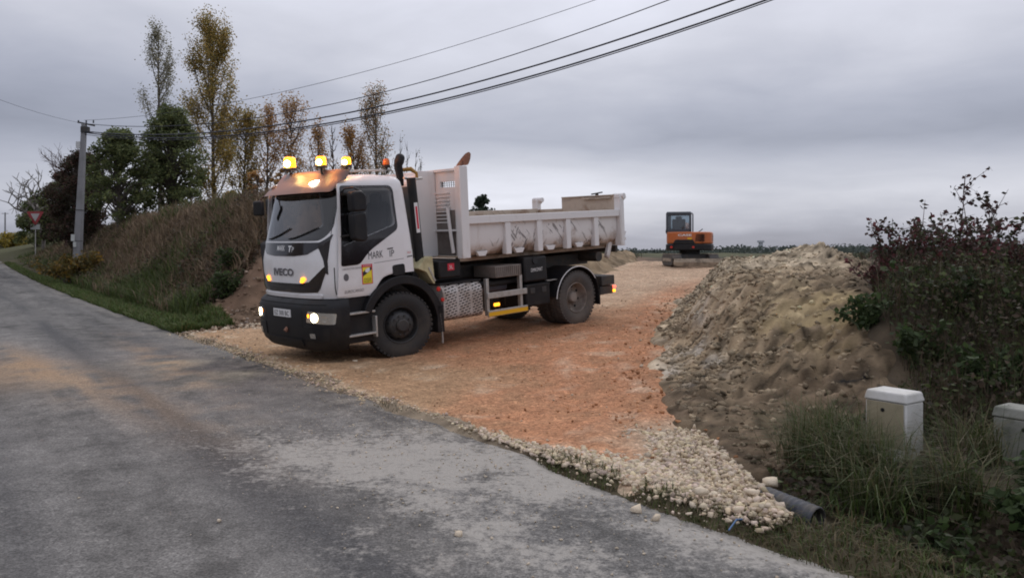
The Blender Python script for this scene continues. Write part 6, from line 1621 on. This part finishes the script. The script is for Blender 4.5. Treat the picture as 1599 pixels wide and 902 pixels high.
cols = np.where(dry, pick([(0.150, 0.115, 0.060), (0.20, 0.155, 0.085), (0.105, 0.078, 0.045)], len(X_), rg, 0.3), pick([(0.060, 0.095, 0.020), (0.080, 0.125, 0.028), (0.042, 0.060, 0.016)], len(X_), rg, 0.35))
clump = fbm(X_ * 2.1, Y_ * 2.1, 29, 3)
L_ = np.where(s_ < 0.55, rg.uniform(0.03, 0.10, len(X_)), rg.uniform(0.05, 0.19, len(X_)) * np.clip(0.9 + 2.0 * clump, 0.3, 1.9) * np.where(Y_ < 5.0, 0.6, 1.0))
blades('ditch_grass', 'long rough grass in the ditch and verge at the lower right', X_, Y_, ground_h(X_, Y_, skin=False) - 0.01, L_, rg.uniform(0.005, 0.014, len(X_)), cols, rg, 0.9)
N = 15000
s_ = rg.uniform(-0.02, 0.75, N); t_ = rg.uniform(-2.6, 5.3, N); X_, Y_ = xy(s_, t_)
ok = (Y_ > 3.4) & (fbm(X_ * 2.6, Y_ * 2.6, 41, 3) > -0.12) & (np.hypot(X_ - 1.93, Y_ - 5.05) > 0.14) & ((t_ < 3.4) | (s_ < 0.26)); X_, Y_ = X_[ok], Y_[ok]
blades('rim_grass', 'short mixed green and straw coloured grass on the road verge at the lower right', X_, Y_, ground_h(X_, Y_, skin=False) - 0.005, rg.uniform(0.025, 0.10, len(X_)), rg.uniform(0.004, 0.009, len(X_)), pick([(0.085, 0.11, 0.030), (0.15, 0.12, 0.065), (0.115, 0.090, 0.055), (0.060, 0.085, 0.022)], len(X_), rg, 0.3), rg, 1.0)
# tufts of long pale grass between apron and cabinet
N = 2400
cx_ = np.array([(2.35, 6.35), (2.65, 6.6), (2.75, 7.0), (2.45, 5.9), (2.6, 6.35), (2.7, 5.9), (3.0, 5.3), (2.5, 5.35), (3.6, 6.2)])
k = rg.integers(0, len(cx_), N); X_ = cx_[k, 0] + rg.normal(0, 0.11, N); Y_ = cx_[k, 1] + rg.normal(0, 0.11, N)
cols = pick([(0.150, 0.140, 0.070), (0.085, 0.115, 0.034), (0.19, 0.165, 0.09), (0.065, 0.095, 0.026)], N, rg, 0.3)
blades('grass_tufts', 'arching tufts of pale and green grass below the white cabinet', X_, Y_, ground_h(X_, Y_, skin=False) - 0.02, rg.uniform(0.25, 0.62, N), rg.uniform(0.005, 0.010, N), cols, rg, 0.95)
# brambles over the right slope
N = 95000
X_ = rg.uniform(1.9, 9.5, N); Y_ = rg.uniform(3.9, 12.5, N); s_, t_ = st(X_, Y_)
bnd = np.interp(Y_, BY_, BX_)
dns = fbm(X_ * 1.1, Y_ * 1.1, 19, 4)
ok = ((X_ > bnd + 0.05 + 0.15 * dns) | (Y_ < 6.0)) & (s_ > 0.62) & (dns > -0.30) & (X_ < 0.72 * Y_ + 1.0) & (np.hypot(X_ - 1.95, Y_ - 5.1) > 0.28)
ray = X_ / Y_; ok &= ~(((ray > 0.435) & (ray < 0.525) & (Y_ > 5.9) & (Y_ < 7.02)) | ((ray > 0.585) & (Y_ > 5.0) & (Y_ < 6.55)))
X_, Y_, s_ = X_[ok], Y_[ok], s_[ok]; dns = dns[ok]
zz = ground_h(X_, Y_, skin=False) + rg.random(len(X_)) ** 1.2 * np.clip(0.16 + 0.5 * (dns + 0.3), 0.08, 0.6) * sstep(0.2, 3.0, s_)
cc = pick([(0.050, 0.060, 0.026), (0.065, 0.078, 0.032), (0.085, 0.062, 0.044), (0.060, 0.050, 0.034), (0.085, 0.105, 0.040), (0.10, 0.075, 0.052)], len(X_), rg, 0.4)
o = link('bank_undergrowth', leaves_mesh('bank_undergrowth', np.stack([X_, Y_, zz], 1), rg.uniform(0.03, 0.075, len(X_)), cc, rg), leafm)
tag(o, 'dark tangled undergrowth of brambles on the right bank', kind='stuff')
N = 16000
X_ = rg.uniform(2.6, 9.0, N); Y_ = rg.uniform(5.0, 12.0, N); s_, t_ = st(X_, Y_)
ok = (X_ > np.interp(Y_, BY_, BX_) + 0.0) & (s_ > 1.3) & (X_ < 0.72 * Y_ + 0.6); ray = X_ / Y_; ok &= ~(((ray > 0.43) & (ray < 0.53) & (Y_ < 7.02)) | ((ray > 0.57) & (Y_ < 6.6))); X_, Y_ = X_[ok], Y_[ok]
blades('dead_stalks', 'thin dead stalks and dark grass among the right bank undergrowth', X_, Y_, ground_h(X_, Y_, skin=False), rg.uniform(0.2, 0.65, len(X_)), rg.uniform(0.004, 0.009, len(X_)), pick([(0.105, 0.078, 0.050), (0.065, 0.052, 0.034), (0.060, 0.080, 0.026)], len(X_), rg, 0.3), rg, 0.6)
# little tufts along the road's rim
N = 900
t_ = rg.uniform(7.5, 16.5, N); t_ = t_[vnoise(t_ * 1.7, t_ * 0, 8) > 0.02]; s_ = rg.normal(0.02, 0.07, len(t_)); X_, Y_ = xy(s_, t_)
blades('rim_tufts', 'small weeds in the seam between asphalt and gravel', X_, Y_, np.zeros(len(X_)), rg.uniform(0.02, 0.06, len(X_)), rg.uniform(0.004, 0.009, len(X_)), pick([(0.06, 0.065, 0.03), (0.09, 0.08, 0.045)], len(X_), rg, 0.3), rg, 0.9)
# weeds on the plateau behind the berm
N = 14000
X_ = rg.uniform(-6, 30, N); Y_ = rg.uniform(28, 75, N)
ok = ((dL(X_, Y_) > 0.9) | (dR(X_, Y_) > 1.2)); X_, Y_ = X_[ok], Y_[ok]
blades('plateau_weeds', 'rough weeds on the level ground beyond the ramp', X_, Y_, ground_h(X_, Y_, skin=False), rg.uniform(0.12, 0.42, len(X_)), rg.uniform(0.03, 0.07, len(X_)), pick([(0.05, 0.06, 0.03), (0.09, 0.075, 0.05), (0.06, 0.07, 0.035)], len(X_), rg, 0.3), rg, 0.6)

# ---- far wood on the horizon
N = 70000
X_ = rg.uniform(-420, 420, N); Y_ = 170 + 150 * rg.random(N)
prof = 0.6 + 3.6 * np.clip(fbm(X_ * 0.03, Y_ * 0.0, 23, 4) + 0.12, 0, 1) + 2.0 * vnoise(X_ * 0.16, Y_ * 0.05, 24)
zz = ground_h(X_, Y_, rough=False, skin=False) + rg.random(N) * np.maximum(prof, 0.4)
cc = pick([(0.075, 0.092, 0.080), (0.085, 0.10, 0.085), (0.062, 0.078, 0.070)], N, rg, 0.25)
o = link('distant_wood', leaves_mesh('distant_wood', np.stack([X_, Y_, zz], 1), rg.uniform(0.5, 1.2, N), cc, rg), leafm)
tag(o, 'low dark line of far trees along the horizon', kind='stuff')
